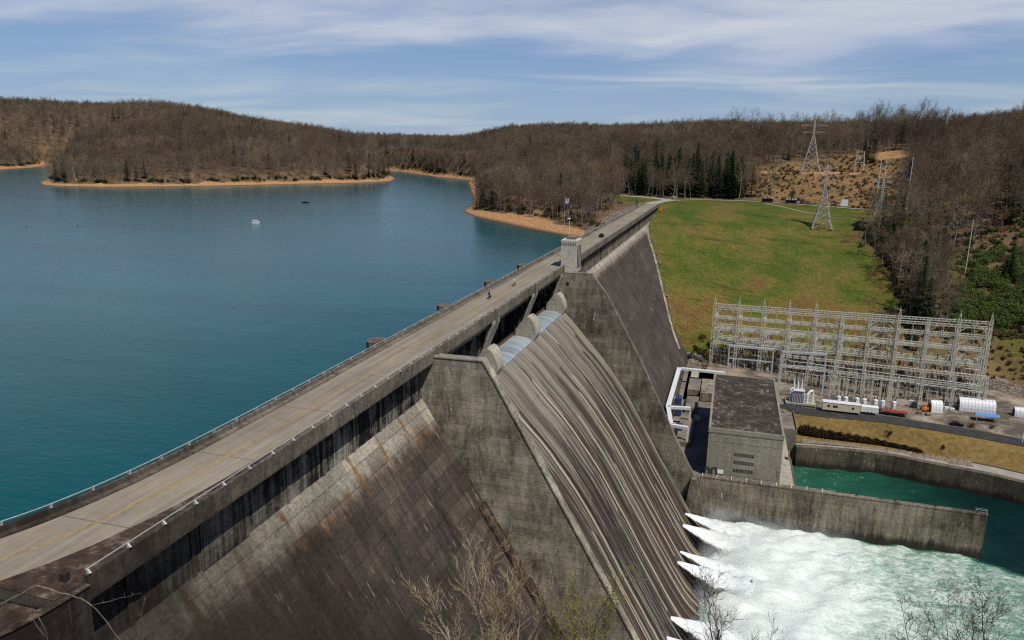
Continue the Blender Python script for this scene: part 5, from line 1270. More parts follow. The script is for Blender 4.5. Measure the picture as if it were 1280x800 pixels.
def f_needle(g):
    n = g.noise(g.obj(), .35, 4, .6); r = g.rand()
    a = g.mix(r, (.010, .026, .011), (.024, .042, .014)); b = g.mix(r, (.026, .055, .020), (.045, .07, .024))
    return g.mix(g.ramp(n, [(.35, 0.0), (.65, 1.0)]), a, b)
MT['needle'] = material('dark needles', f_needle, .85, .15)
def f_shrub(c1, c2):
    return lambda g: g.mix(g.math('ADD', g.math('MULTIPLY', g.noise(g.obj(), 1.2, 3, .6), .6), g.math('MULTIPLY', g.rand(), .4)), c1, c2)
MT['leaf_green'] = material('fresh green leaves', f_shrub((.04, .062, .014), (.125, .165, .035)), .8, .2)
MT['leaf_dark'] = material('dark evergreen leaves', f_shrub((.012, .024, .010), (.035, .055, .02)), .8, .2)
MT['leaf_brown'] = material('brown brush', f_shrub((.09, .055, .03), (.24, .145, .075)), .9, .1)
MT['leaf_red'] = material('reddish brush', f_shrub((.08, .035, .022), (.2, .08, .042)), .9, .1)
MT['leaf_hedge'] = material('dry hedge leaves', f_shrub((.028, .018, .009), (.075, .048, .022)), .9, .1)

def bare_tree(h, seed, spread=.9, counts=(10, 5, 6, 3), tw=.055, lean=.05, first=.25, sides=(6, 4, 3), lens=(.42, .45, .5, .6), r0=.016, up=.10):
    rd = random.Random(seed); trunk, crown = MB(), MB()
    def rv(): return Vector((rd.gauss(0, 1), rd.gauss(0, 1), rd.gauss(0, .7)))
    def br(p, d, L, r, lv):
        out = trunk if lv <= 1 else crown
        nseg = (7, 4, 3, 2)[lv] if lv < 4 else 1
        pts, rs, ds = [p], [r], [d]
        for i in range(nseg):
            d = (d+rv()*(.07, .13, .17, .22)[min(lv, 3)]+Vector((0, 0, up))).normalized()
            p = p+d*(L/nseg); pts.append(p); rs.append(r*(1-.8*(i+1)/nseg)); ds.append(d)
        if lv < len(counts)-1 or lv < 2: out.tube(pts, rs, sides[min(lv, 2)], False)
        elif True:
            a = d.cross(rv()).normalized()*max(r, tw*.5)
            q = pts[0]; crown.add([q-a, q+a, pts[-1]], [(0, 1, 2)])
        if lv >= len(counts): return
        n = counts[lv]
        for i in range(n):
            t_ = (first+(1-first)*(i+rd.random())/n) if lv == 0 else .25+.75*(i+rd.random())/n
            k = min(int(t_*nseg), nseg-1); f = t_*nseg-k
            q = pts[k].lerp(pts[k+1], f); dd = ds[k+1]
            ax = dd.cross(rv()).normalized(); ang = spread*(rd.uniform(.55, 1.05) if lv else rd.uniform(.6, 1.15)*(1.1-.45*t_))
            nd = Matrix.Rotation(ang, 3, ax) @ dd
            LL = L*lens[lv]*rd.uniform(.7, 1.2)*((1.15-.55*t_) if lv == 0 else 1)
            br(q, nd, LL, max(rs[k]*.55*(1-f*.3), tw*.5), lv+1)
    br(Vector((0, 0, -.4)), Vector((rd.uniform(-lean, lean), rd.uniform(-lean, lean), 1)).normalized(), h*.86, h*r0, 0)
    return trunk, crown
def conifer(h, seed, rad=.2, base=.1, gap=.0, fine=1.0):
    rd = random.Random(seed); trunk, crown = MB(), MB()
    trunk.tube([(0, 0, -.4), (rd.uniform(-.2, .2), rd.uniform(-.2, .2), h*.5), (0, 0, h)], [h*.014, h*.01, .04], 6)
    z = h*base
    while z < h*.985:
        t_ = (z/h-base)/(1-base); Rr = h*rad*(min(1, (1-t_)*1.05)**.8)*rd.uniform(.72, 1.15)+.25
        nb = int(7+3*(1-t_)); a0 = rd.random()*6.28
        for k in range(nb):
            if rd.random() < gap: continue
            a = a0+6.283*k/nb+rd.uniform(-.3, .3); L = Rr*rd.uniform(.75, 1.12); dr = rd.uniform(-.28, .02)
            u = Vector((math.cos(a), math.sin(a), dr)); s_ = Vector((-math.sin(a), math.cos(a), 0))
            ns = max(3, int(L/.55*fine))
            for q in range(ns):
                f = (q+.35)/ns; p = Vector((0, 0, z))+u*(L*f); wd = L*.30*(1.1-f)+.22
                for sg in (-1, 1):
                    tip = p+u*(wd*.8)+s_*(sg*wd)+Vector((0, 0, rd.uniform(-.25, .12)))
                    crown.add([p-u*.22, p+u*.22+Vector((0, 0, .06)), tip], [(0, 1, 2)])
            crown.add([Vector((0, 0, z)), Vector((0, 0, z))+u*L+s_*.12, Vector((0, 0, z))+u*L-s_*.12], [(0, 1, 2)])
        z += max(.35, h*.03*(1.05-.5*t_))*rd.uniform(.8, 1.2)
    return trunk, crown
def bush(seed, n=420, leaf=.16, fl=1.0, stems=9):
    rd = random.Random(seed); crown, st = MB(), MB(); cl = [(rd.uniform(-.6, .6), rd.uniform(-.6, .6), rd.uniform(.3, .85), rd.uniform(.28, .5)) for _ in range(9)]
    for i in range(n):
        cx, cy, cz, cr = rd.choice(cl)
        v = Vector((rd.gauss(0, 1), rd.gauss(0, 1), rd.gauss(0, 1))).normalized()*cr*rd.random()**.4
        p = Vector((cx, cy, cz*fl))+Vector((v.x, v.y, v.z*fl)); p.z = max(.03, p.z)
        a = Vector((rd.gauss(0, 1), rd.gauss(0, 1), rd.gauss(0, 1))).normalized()*leaf; b = Vector((rd.gauss(0, 1), rd.gauss(0, 1), rd.gauss(0, 1))).normalized()*leaf*.7
        crown.add([p-a, p+a*.3-b*.5, p+b], [(0, 1, 2)])
    for i in range(stems):
        cx, cy, cz, cr = rd.choice(cl); st.tube([(cx*.2, cy*.2, -.1), (cx*.6, cy*.6, cz*.5*fl), (cx, cy, cz*fl)], [.035, .025, .01], 3, False)
    return st, crown

protos = bpy.data.collections.new('woodland_sources')
def source(name, mbs):
    me = bpy.data.meshes.new(name); v, f, mi, mats = [], [], [], []
    for m, mat_ in mbs:
        b = len(v); v += m.v; f += [tuple(b+i for i in q) for q in m.f]; mi += [len(mats)]*len(m.f); mats.append(mat_)
    me.from_pydata(v, [], f)
    for mm in mats: me.materials.append(mm)
    me.polygons.foreach_set('material_index', mi); me.update()
    return me
bare_src = []
for i in range(6):
    hh = (19, 21, 17, 22, 18, 20)[i]
    bare_src.append(bare_tree(hh, 100+i, spread=(.95, 1.1, 1.0, .9, 1.15, 1.05)[i], first=(.42, .35, .3, .48, .3, .38)[i], counts=(11, 5, 6, 4), lens=(.5, .52, .5, .65), tw=.06, up=.07))
con_src = [conifer(h, 200+i, rad=r, base=b, gap=gp) for i, (h, r, b, gp) in enumerate(((22, .21, .08, .05), (19, .25, .05, .02), (25, .23, .2, .22), (23, .19, .1, .1)))]
bush_src = [bush(300+i) for i in range(3)]

def hit(px, py):
    """ground point seen at a photo pixel"""
    d = FW + (px-640)/FPX*RT - (py-400)/FPX*UP
    t = 150.0
    while t < 1700:
        q = CAM+d*t
        if q[2] < ground(q[0], q[1]): break
        t += 1.0
    return q
def frustum(x, y, z, mx=170, my=60):
    d = np.stack([x, y, z], -1)-CAM; zc = d@FW
    u = 640+FPX*(d@RT)/np.maximum(zc, .1); v = 400-FPX*(d@UP)/np.maximum(zc, .1)
    return (zc > 5) & (u > -mx) & (u < 1280+mx) & (v > -my) & (v < 800+my), zc, u, v
cand = []
rs_ = np.random.RandomState(9)
for s_, d0, d1 in ((5.0, 0, 480), (6.6, 480, 800), (8.0, 800, 1200), (8.8, 1200, 1900), (11, 1900, 2500), (20, 2500, 3600)):
    xs = np.arange(-2400 if d0 >= 800 else -1000, 900 if d0 < 1300 else 1400, s_); ys = np.arange(150, min(3700, d1+200), s_)
    X, Y = np.meshgrid(xs, ys); X = X+rs_.uniform(-.48, .48, X.shape)*s_; Y = Y+rs_.uniform(-.48, .48, Y.shape)*s_
    D_ = np.hypot(X-CAM[0], Y-CAM[1]); ok = (D_ >= d0) & (D_ < d1)
    X, Y = X[ok], Y[ok]
    for c0 in range(0, len(X), 40000):
        x, y = X[c0:c0+40000], Y[c0:c0+40000]
        f, _, _, _ = frustum(x, y, np.full(x.shape, 10.0), 260, 500)
        x, y = x[f], y[f]
        if not len(x): continue
        z, dl, dr, dp = heights(x[None], y[None]); z, dl, dr, dp = z[0], dl[0], dr[0], dp[0]
        gr, cl_, gv, lw, clr = cover_masks(x, y, z, dl, dr, dp)
        tipm = sstep(0, 1, 1-np.hypot(x+92, y-368)/120)
        rd1 = pdist(far_road, x, y)[0]; rd2 = pdist(park_road, x, y)[0]; rd3 = pdist(access_road, x, y)[0]
        okk = (dl > 12+17*tipm) & (gr < .7) & (clr < .35) & (gv < .2) & (lw < .2) & (rd1 > 9) & (rd2 > 10) & (rd3 > 8) & (dr > 40) & (dp > 6)
        okk &= ~((x > -30) & (x < 60) & (y < 445)) & ~((y < 255) & (x > 20)) & ~((x > 20) & (x < 165) & (y > 440) & (y < 512)) & (sdf(park_poly, x, y) > 5) & (sdf(riprap_poly, x, y) > 3)
        okk &= frustum(x, y, z+12)[0]
        # keep the gully side brush open near the yard
        okk &= ~((x > 130) & (y < 285) & (dp < 34))
        for a, b, c, q in zip(x[okk], y[okk], z[okk], dl[okk]): cand.append((a, b, c, q, s_))
print('trees', len(cand))
rt = random.Random(4)
pine_zone = [(-42, 512), (-20, 508), (20, 510), (62, 514), (66, 530), (40, 548), (0, 552), (-44, 540)]
def in_poly(poly, x, y): return float(sdf(poly, np.array([x]), np.array([y]))[0]) < 0
def gully(x, y, z):
    q, _, u, v = frustum(np.array([x]), np.array([y]), np.array([z])); return 1188 < u[0] < 1330 and 318 < v[0] < 425
bare, con, far_b, far_c = [], [], [], []
for x, y, z, dl, s_ in cand:
    D_ = math.hypot(x-CAM[0], y-CAM[1]); near = D_ < 520
    isc = rt.random() < .012+.03*(dl < 34)*(x < -300)+.09*(math.sin(x*.021+1.3)*math.sin(y*.017+.4) > .72)
    pz = False
    if -60 < x < 80 and 500 < y < 560: pz = in_poly(pine_zone, x, y); isc = rt.random() < (.62 if pz else .1)
    sc_ = rt.uniform(.75, 1.22)*(1.0 if s_ < 9 else 1.12)
    if x > 105 and y < 480: sc_ *= rt.uniform(.85, 1.5)
    if isc and pz: sc_ *= 1.38
    if 40 < x < 230 and 655 < y < 830: sc_ *= rt.uniform(.75, 1.5)
    if not isc and x > 105 and y < 480 and (rt.random() < .64 or gully(x, y, z)): continue
    (con if isc else bare).append((D_, x, y, z, sc_))
# evergreens placed where the photo shows a dark crown on the hillsides
for px, py, q_ in ((1255, 264, 1.15), (1240, 270, 1.1), (1270, 257, 1.25), (1262, 280, 1.0), (1250, 250, 1.1), (1278, 270, 1.2), (1150, 262, 1.05), (1162, 258, .95), (1172, 250, 1.0), (1193, 250, 1.05), (1125, 292, 1.0), (1115, 300, .9), (1108, 310, .75), (1158, 305, .8), (1140, 345, .85), (1100, 262, 1.0), (1085, 200, .9), (1080, 202, .8), (985, 200, .75), (1092, 203, .9), 
                  (190, 200, .8), (426, 192, .9), (467, 221, .75), (474, 221, .8), (480, 220, .8), (486, 221, .8), (461, 222, .7), (540, 214, 1.1), (547, 215, 1.2), (534, 214, .9), (600, 256, .95), (607, 258, 1.05), (596, 258, .8), (615, 262, .8), (603, 254, .9), (795, 272, .5)):
    a = hit(px, py); d_ = math.hypot(a[0]-CAM[0], a[1]-CAM[1])
    con.append((d_*.4, a[0], a[1], ground(a[0], a[1]), q_))
bare.sort(); con.sort()
indiv_b, rest_b = bare[:285], bare[285:]
indiv_c, rest_c = con[:170], con[170:]
def tree_proto(kind, parts, mats):
    t = thing(kind, (0, 0, 0), '', 'tree')
    for nm, m, mt in zip(('trunk', 'crown'), parts, mats): m.build(nm, mt, t, True)
    return t
bp = [tree_proto('bare_tree', p_, (MT['bark'], MT['twig'])) for p_ in bare_src]
cp = [tree_proto('evergreen_tree', p_, (MT['bark_dark'], MT['needle'])) for p_ in con_src]
ub, uc = [False]*6, [False]*4
def zone(x, y):
    if x > 95 and y < 480: return 'on the wooded hillside above the downstream end of the switchyard', 'hillside trees right of the grass'
    if x > 60: return 'in the woods around the pylon clearing', 'trees around the clearing'
    if x > -45: return 'in the belt of woods behind the far road', 'trees behind the far road'
    if x > -330: return 'in the woods on the near right point of the lake', 'trees on the right lake point'
    return 'on the far lake shores', 'trees on the far lake shores'
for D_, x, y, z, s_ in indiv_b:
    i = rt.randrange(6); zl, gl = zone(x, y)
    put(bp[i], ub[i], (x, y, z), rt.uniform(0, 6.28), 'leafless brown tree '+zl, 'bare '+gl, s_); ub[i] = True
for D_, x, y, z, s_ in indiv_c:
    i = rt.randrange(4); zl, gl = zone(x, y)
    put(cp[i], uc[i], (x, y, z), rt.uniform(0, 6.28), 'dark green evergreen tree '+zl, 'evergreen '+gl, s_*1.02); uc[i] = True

def scatter(name, pts, sources, label):
    """one stuff object: points that carry instances of the source meshes"""
    c = bpy.data.collections.new(name+'_sources')
    for i, me in enumerate(sources): c.objects.link(bpy.data.objects.new('%s_source_%02d' % (name, i), me))
    me = bpy.data.meshes.new(name); me.from_pydata([p[:3] for p in pts], [], [])
    for k, j in (('turn', 3), ('size', 4)):
        a = me.attributes.new(k, 'FLOAT', 'POINT'); a.data.foreach_set('value', [p[j] for p in pts])
    a = me.attributes.new('pick', 'INT', 'POINT'); a.data.foreach_set('value', [p[5] for p in pts])
    o = bpy.data.objects.new(name, me); col.objects.link(o)
    t = bpy.data.node_groups.new(name, 'GeometryNodeTree'); t.interface.new_socket('Geometry', in_out='INPUT', socket_type='NodeSocketGeometry'); t.interface.new_socket('Geometry', in_out='OUTPUT', socket_type='NodeSocketGeometry')
    N, L = t.nodes, t.links
    gi, go = N.new('NodeGroupInput'), N.new('NodeGroupOutput'); ip = N.new('GeometryNodeInstanceOnPoints'); ci = N.new('GeometryNodeCollectionInfo')
    ci.inputs['Collection'].default_value = c; ci.inputs['Separate Children'].default_value = True; ci.inputs['Reset Children'].default_value = True
    def na(n, ty):
        q = N.new('GeometryNodeInputNamedAttribute'); q.data_type = ty; q.inputs['Name'].default_value = n; return q.outputs['Attribute']
    cx = N.new('ShaderNodeCombineXYZ'); L.new(na('turn', 'FLOAT'), cx.inputs['Z'])
    e2r = N.new('FunctionNodeEulerToRotation'); L.new(cx.outputs[0], e2r.inputs[0])
    L.new(gi.outputs[0], ip.inputs['Points']); L.new(ci.outputs[0], ip.inputs['Instance']); ip.inputs['Pick Instance'].default_value = True
    L.new(na('pick', 'INT'), ip.inputs['Instance Index']); L.new(e2r.outputs[0], ip.inputs['Rotation']); L.new(na('size', 'FLOAT'), ip.inputs['Scale'])
    L.new(ip.outputs[0], go.inputs[0])
    md = o.modifiers.new('scatter', 'NODES'); md.node_group = t
    return tag(o, label, None, None, 'stuff')
src = [source('bare_wood_%d' % i, ((a, MT['bark']), (b, MT['twig']))) for i, (a, b) in enumerate(bare_src)]+[source('evergreen_wood_%d' % i, ((a, MT['bark_dark']), (b, MT['needle']))) for i, (a, b) in enumerate(con_src)]
pts = [(x, y, z, rt.uniform(0, 6.28), s_, rt.randrange(6)) for D_, x, y, z, s_ in rest_b]+[(x, y, z, rt.uniform(0, 6.28), s_, 6+rt.randrange(4)) for D_, x, y, z, s_ in rest_c]
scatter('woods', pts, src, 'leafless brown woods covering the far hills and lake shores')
# brush: clearing, shore edges and gully
bs = [source('brush_%d' % i, ((bush_src[i % 3][0], MT['bark_dark']), (bush_src[i % 3][1], mm))) for i, mm in enumerate((MT['leaf_brown'], MT['leaf_red'], MT['leaf_dark'], MT['leaf_green'], MT['leaf_brown']))]
bpts = []
def brush(x, y, z, s, k): bpts.append((x, y, z, rt.uniform(0, 6.28), s, k))
for _ in range(1700):
    x, y = rt.uniform(55, 200), rt.uniform(482, 672)
    if not in_poly(clear_poly, x, y): continue
    X1, Y1 = np.array([x]), np.array([y]); z, dl, dr, dp = heights(X1[None], Y1[None])
    gr, cl_, gv, lw, clr = cover_masks(X1, Y1, z[0], dl[0], dr[0], dp[0])
    if cl_[0] > .35 or pdist(far_road, X1, Y1)[0][0] < 7: continue
    brush(x, y, float(z[0, 0]), .35+2.1*rt.random()**2.2, rt.choice((0, 0, 1, 4, 2 if x < 105 else 1, 3 if x < 110 else 0)))
for i in range(len(lake_poly)):
    (x0, y0), (x1, y1) = lake_poly[i], lake_poly[(i+1) % len(lake_poly)]
    if y0 < 280 or y1 < 280 or max(x0, x1) > -20: continue
    l = math.hypot(x1-x0, y1-y0)
    for _ in range(int(l/4.2)):
        t_ = rt.random(); x, y = x0+(x1-x0)*t_, y0+(y1-y0)*t_; nx, ny = -(y1-y0)/l, (x1-x0)/l
        tipm = max(0, 1-math.hypot(x+92, y-368)/120); o = rt.uniform(11, 17)+19*tipm
        for sg in (1, -1):
            xx, yy = x+nx*o*sg, y+ny*o*sg
            if float(sdf(lake_poly, np.array([xx]), np.array([yy]))[0]) > 12:
                if not frustum(np.array([xx]), np.array([yy]), np.array([-10.0]))[0][0]: continue
                s_ = rt.uniform(1.4, 3.4)*(1.3 if y > 520 else .9); brush(xx, yy, ground(xx, yy)-.2, s_, rt.choice((2, 2, 0, 2) if y > 520 else (0, 0, 1, 2, 4)))
for _ in range(900):   # understorey of the near woods
    c_ = rt.choice(bare[:900]); brush(c_[1]+rt.uniform(-4, 4), c_[2]+rt.uniform(-4, 4), ground(c_[1], c_[2])-.2, rt.uniform(1.0, 2.4), rt.choice((0, 4, 0, 2, 0)))
for _ in range(420):   # dark thicket along the edge of the grass slope
    t_ = rt.random(); x = 137-14*abs(t_-.45)**1.2*2+rt.uniform(0, 11); y = 268+t_*135
    if float(sdf(grass_poly, np.array([x]), np.array([y]))[0]) > .5: brush(x, y, ground(x, y)-.2, rt.uniform(1.6, 3.6), rt.choice((2, 2, 0, 4, 2)))
for _ in range(900):   # mixed green and brown undergrowth on the right hillside
    q = hit(rt.uniform(1095, 1300), rt.uniform(255, 425))
    if q[0] > 118 and 258 < q[1] < 520 and float(sdf(grass_poly, q[:1], q[1:2])[0]) > 2 and float(sdf(platform, q[:1], q[1:2])[0]) > 10: brush(q[0], q[1], ground(q[0], q[1])-.2, rt.uniform(.8, 2.6), rt.choice((3, 3, 2, 0, 4)))
for _ in range(150):   # dry brush where the grass meets the yard
    x, y = rt.uniform(150, 200), rt.uniform(255, 300); brush(x, y, ground(x, y)-.1, rt.uniform(.8, 1.8), rt.choice((0, 4, 1)))
scatter('undergrowth', bpts, bs, 'brown and green brush along the shores, the clearing and below the trees')
# green shrubs in the gully beside the switchyard
sp = thing('shrub', (0, 0, 0), '', 'shrub'); bush_src[0][0].build('stem', MT['bark_dark'], sp, True); bush(311, 900, .11)[1].build('foliage', MT['leaf_green'], sp, True)
k = 0
for _ in range(4000):
    px, py = rt.uniform(1190, 1285), rt.uniform(325, 412)
    if py < 330+(1280-px)*.35 and px < 1215: continue
    for y in np.arange(250, 420, 4.0):
        a = at(px, py, y=y)
        if a[2] <= ground(a[0], a[1]): break
    else: continue
    if k >= 130: break
    if float(sdf(platform, np.array([a[0]]), np.array([a[1]]))[0]) < 8: continue
    put(sp, k > 0, (a[0], a[1], ground(a[0], a[1])-.2), rt.uniform(0, 6.28), 'fresh green shrub in the gully on the hillside right of the grass', 'green shrubs in the gully', rt.uniform(3.0, 5.2)); k += 1
# reddish shrubs by the foot of the dam face
for i, (px, py, s_, lab) in enumerate(((877, 436, 2.9, 'dark red bare shrub between dam foot and switchyard'), (881, 455, 2.0, 'low brown shrub on the pale rock beside the switchyard corner'), (989, 519, 1.7, 'small red shrub at the corner of the tan lawn'))):
    a = at(px, py, z=-61.5 if i < 2 else -64)
    t = thing('shrub', (a[0], a[1], ground(a[0], a[1])-.1), lab, 'shrub', scale=s_); bush_src[1][0].build('stem', MT['bark_dark'], t, True); bush(320+i, 700, .1)[1].build('foliage', MT['leaf_red'], t, True)
# hedge, lone shrubs and rocks on the lawn above the river wall
hg = thing('hedge', (95, 166, -68), 'long dark brown hedge along the lower edge of the tan lawn', 'hedge')
m, st = MB(), MB(); rh = random.Random(8)
hl = [hit(px, py) for px, py in ((1001, 541), (1020, 544), (1045, 548), (1070, 552), (1095, 556), (1120, 560), (1150, 566))]
for _ in range(15000):
    t_ = rh.random()**1.15*(len(hl)-1.001); k_ = int(t_); q = hl[k_]*(1-(t_-k_))+hl[k_+1]*(t_-k_)
    e = 1.0-.62*(t_/(len(hl)-1))**1.3; lump = .75+.35*math.sin(t_*9)*math.sin(t_*23+1)
    a_ = rh.uniform(0, 6.28); rr = rh.random()**.5
    p_ = Vector((q[0]+rh.uniform(-1, 1)*.5+rr*math.cos(a_)*.9, q[1]+rr*math.sin(a_)*1.9*e, ground(q[0], q[1])+abs(rh.gauss(0, .5))*0+rh.random()**.7*3.6*e*lump*math.sqrt(max(.05, 1-rr*rr*.8))))
    a1 = Vector((rh.gauss(0, 1), rh.gauss(0, 1), rh.gauss(0, 1))).normalized()*.42; b1 = Vector((rh.gauss(0, 1), rh.gauss(0, 1), rh.gauss(0, 1))).normalized()*.34
    m.add([p_-a1, p_+a1-b1*.3, p_+b1], [(0, 1, 2)])
m.build('foliage', MT['leaf_hedge'], hg)
for _ in range(70):
    t_ = rh.random()*(len(hl)-1.001); k_ = int(t_); q = hl[k_]*(1-(t_-k_))+hl[k_+1]*(t_-k_); g0 = ground(q[0], q[1])
    st.tube([(q[0], q[1], g0-.2), (q[0]+rh.uniform(-.5, .5), q[1]+rh.uniform(-.6, .6), g0+1.6)], [.06, .02], 4, False)
st.build('stem', MT['bark_dark'], hg)
for i, (px, py, s_, lab) in enumerate(((1110, 545, 1.7, 'small ragged brown bush standing alone in the middle of the tan lawn'), (1177, 563, 1.3, 'low round brown bush on the tan lawn'), (1213, 535, 1.8, 'dark red bush beside the black car on the service road'), (1240, 537, 1.4, 'dark low bush along the yard edge past the black car'))):
    a = hit(px, py)
    t = thing('shrub', (a[0], a[1], ground(a[0], a[1])-.1), lab, 'shrub', scale=s_); bush_src[2][0].build('stem', MT['bark_dark'], t, True); bush(330+i, 600, .11)[1].build('foliage', MT['leaf_red'] if i == 2 else MT['leaf_hedge'], t, True)
def rock(seed):
    rd = random.Random(seed); import bmesh
    bm = bmesh.new(); bmesh.ops.create_icosphere(bm, subdivisions=2, radius=1.0)
    for v in bm.verts:
        v.co *= 1+.22*math.sin(v.co.x*3.1+seed)+.18*math.sin(v.co.y*4.3+seed*2)+rd.uniform(-.07, .07); v.co.z *= .65
    me = bpy.data.meshes.new('rock_%d' % seed); bm.to_mesh(me); bm.free(); return me
MT['rock'] = material('pale rock', lambda g: g.mix(g.ramp(g.noise(g.obj(), 1.3, 5, .7), [(.35, 0.0), (.65, 1.0)]), (.10, .08, .06), (.32, .265, .20)), .95, .1)
rk = [rock(i) for i in range(4)]
for q in rk: q.materials.append(MT['rock'])
rp_ = []
for px0, px1, py0, slope, wd, nn, sz in ((1003, 1215, 553, .135, 7, 900, .62), (840, 885, 446, .1, 12, 200, .6), (1215, 1275, 470, .35, 14, 160, .6)):
    for _ in range(nn):
        px = rt.uniform(px0, px1); py = py0+(px-px0)*slope+rt.uniform(-wd/2, wd/2); a = hit(px, py)
        rp_.append((a[0], a[1], ground(a[0], a[1])+.05, rt.uniform(0, 6.28), sz*rt.uniform(.4, 1.4), rt.randrange(4)))
for (x0, y0), (x1, y1) in zip(riprap_poly[:-1], riprap_poly[1:]): pass
for _ in range(1500):
    x, y = rt.uniform(-38, -9), rt.uniform(296, 438)
    if in_poly(riprap_poly, x, y): rp_.append((x, y, ground(x, y), rt.uniform(0, 6.28), rt.uniform(.25, .7), rt.randrange(4)))
for a, b in zip(tg[:-1], tg[1:]):
    for _ in range(40):
        t_ = rt.random(); x = a[0]+(b[0]-a[0])*t_+rt.uniform(.5, 3.0); y = a[1]+(b[1]-a[1])*t_+rt.uniform(-1, 1); rp_.append((x, y, ground(x, y), rt.uniform(0, 6.28), rt.uniform(.2, .55), rt.randrange(4)))
scatter('spray', SPRAY, [fleck(0)], 'fine white water drops thrown up around the jets')
scatter('rocks', rp_, rk, 'loose pale rocks along the river wall, dam foot and lake bank')
# single trees standing in the open by the parking area
for px, py, y, h, lab, mt in ((748, 262, 452, 17, 'pale leafless tree standing at the edge of the lake woods by the parking area', ('bark_pale', 'twig_pale')), (826, 244, 512, 15, 'round crowned olive budding tree in front of the dark pines', ('bark', 'twig_bud')), (965, 247, 515, 27, 'tall pale trunked tree at the right end of the dark pines', ('bark_pale', 'twig'))):
    a = at(px, py, y=y); t = thing('bare_tree', (a[0], y, ground(a[0], y)), lab, 'tree')
    p_ = bare_tree(h, int(px), spread=1.0 if px == 826 else .8, first=.18 if px == 826 else .3, counts=(13, 6, 6, 4), tw=.08)
    p_[0].build('trunk', MT[mt[0]], t, True); p_[1].build('crown', MT[mt[1]], t, True)

# foreground trees on the slope below the viewpoint
def near_tree(px, py, y, seed, label, bark, twig, spread=.6, counts=(10, 6, 6, 4), tw=.024, leaves=None, drop=None, up=.14, lens=(.42, .45, .5, .6), first=.35):
    top = at(px, py, y=y); g0 = ground(top[0], top[1])
    if drop: g0 = max(g0, top[2]-drop)
    h = (top[2]-g0)/1.08
    t = thing('bare_tree', (top[0], top[1], g0), label, 'tree')
    a, b = bare_tree(h, seed, spread=spread, counts=counts, tw=tw, first=first, up=up, lean=.04, r0=.017, lens=lens)
    a.build('trunk', MT[bark], t, True); b.build('crown', MT[twig], t, True)
    if leaves:
        rd = random.Random(seed); m = MB(); v = b.v
        for _ in range(leaves[1]):
            p_ = Vector(rd.choice(v)); s_ = leaves[2]*rd.uniform(.6, 1.4)
            a1 = Vector((rd.gauss(0, 1), rd.gauss(0, 1), rd.gauss(0, 1))).normalized()*s_; b1 = Vector((rd.gauss(0, 1), rd.gauss(0, 1), rd.gauss(0, 1))).normalized()*s_
            m.add([p_, p_+a1, p_+(a1+b1)*.7, p_+b1], [(0, 1, 2, 3)])
        m.build('leaves', MT[leaves[0]], t, True)
    return t
near_tree(606, 676, -84, 41, 'tall pale leafless tree with upright branches in front of the dam face', 'bark_pale', 'twig_pale', .5, (12, 7, 6, 4), first=.2, up=.16)
near_tree(655, 694, -82, 42, 'pale leafless tree leaning right beside the tall pale one', 'bark_pale', 'twig_pale', .5, (11, 6, 6, 4), first=.2, up=.16)
near_tree(566, 722, -84, 43, 'smaller pale leafless tree farthest left in front of the dam face', 'bark_pale', 'twig_pale', .5, (10, 6, 6, 3), first=.2, up=.16)
near_tree(740, 704, -80, 44, 'yellow green budding tree in front of the near spillway wall', 'bark', 'twig_bud', .8, (11, 6, 6, 4), first=.2, leaves=('bud_leaf', 4200, .05))
near_tree(692, 768, -79, 45, 'low dark leafless tree between the pale and the yellow green trees', 'bark_dark', 'twig_dark', .7, (10, 6, 5, 4), first=.2)
near_tree(890, 704, -80, 46, 'dark leafless tree in front of the foot of the chute', 'bark_dark', 'twig_dark', .8, (12, 6, 6, 4), first=.2)
near_tree(922, 764, -79, 47, 'low dark leafless tree at the bottom edge in front of the white foam', 'bark_dark', 'twig_dark', .75, (9, 6, 6, 3), first=.2)
near_tree(1210, 702, -82, 48, 'dark stemmed tree with a few green buds at the lower right over the river', 'bark_dark', 'twig_dark', .85, (13, 7, 6, 4), first=.18, leaves=('bud_leaf', 1500, .045))
near_tree(1150, 756, -82, 49, 'low leafless sapling left of the budding tree at the lower right', 'bark_dark', 'twig_dark', .75, (9, 5, 6, 3), first=.2)
# bare limb at the lower left
lt = at(60, 742, y=-88); g0 = ground(lt[0]-1, lt[1]-3)
t = thing('bare_tree', (lt[0]-1.5, lt[1]-3, g0), 'crooked bare branching sapling in the dark lower left corner', 'tree')
P = [at(-30, 830, y=-90), at(30, 740, y=-89.5), at(75, 741, y=-89), at(115, 757, y=-88.6), at(150, 800, y=-88.2)]
PS = smooth_line([(lt[0]-1.5, lt[1]-3, g0-.3)]+[tuple(p) for p in P], 6)
PS = [(x+.03*math.sin(i*1.7), y, z+.035*math.sin(i*2.3+1)) for i, (x, y, z) in enumerate(PS)]
MB().tube(PS, [.075-.055*i/(len(PS)-1) for i in range(len(PS))], 7).build('trunk', MT['bark'], t)
m = MB()
for pts_ in (((115, 757), (150, 748), (178, 741)), ((40, 745), (42, 775), (60, 800)), ((48, 772), (58, 790), (60, 812)), ((172, 800), (178, 762), (184, 745)), ((0, 770), (25, 752), (40, 742)), ((75, 741), (50, 733), (35, 738))):
    q_ = smooth_line([tuple(at(px, py, y=-88.6)) for px, py in pts_], 5); q_ = [(x+.02*math.sin(i*2.1), y, z+.025*math.sin(i*1.6)) for i, (x, y, z) in enumerate(q_)]
    m.tube(q_, [.028-.022*i/(len(q_)-1) for i in range(len(q_))], 5)
    for i in range(2, len(q_)-1, 2): m.tube([q_[i], (q_[i][0]+rt.uniform(-.25, .25), q_[i][1]+rt.uniform(-.2, .2), q_[i][2]+rt.uniform(.05, .35))], [.009, .003], 3)
m.build('crown', MT['bark'], t)

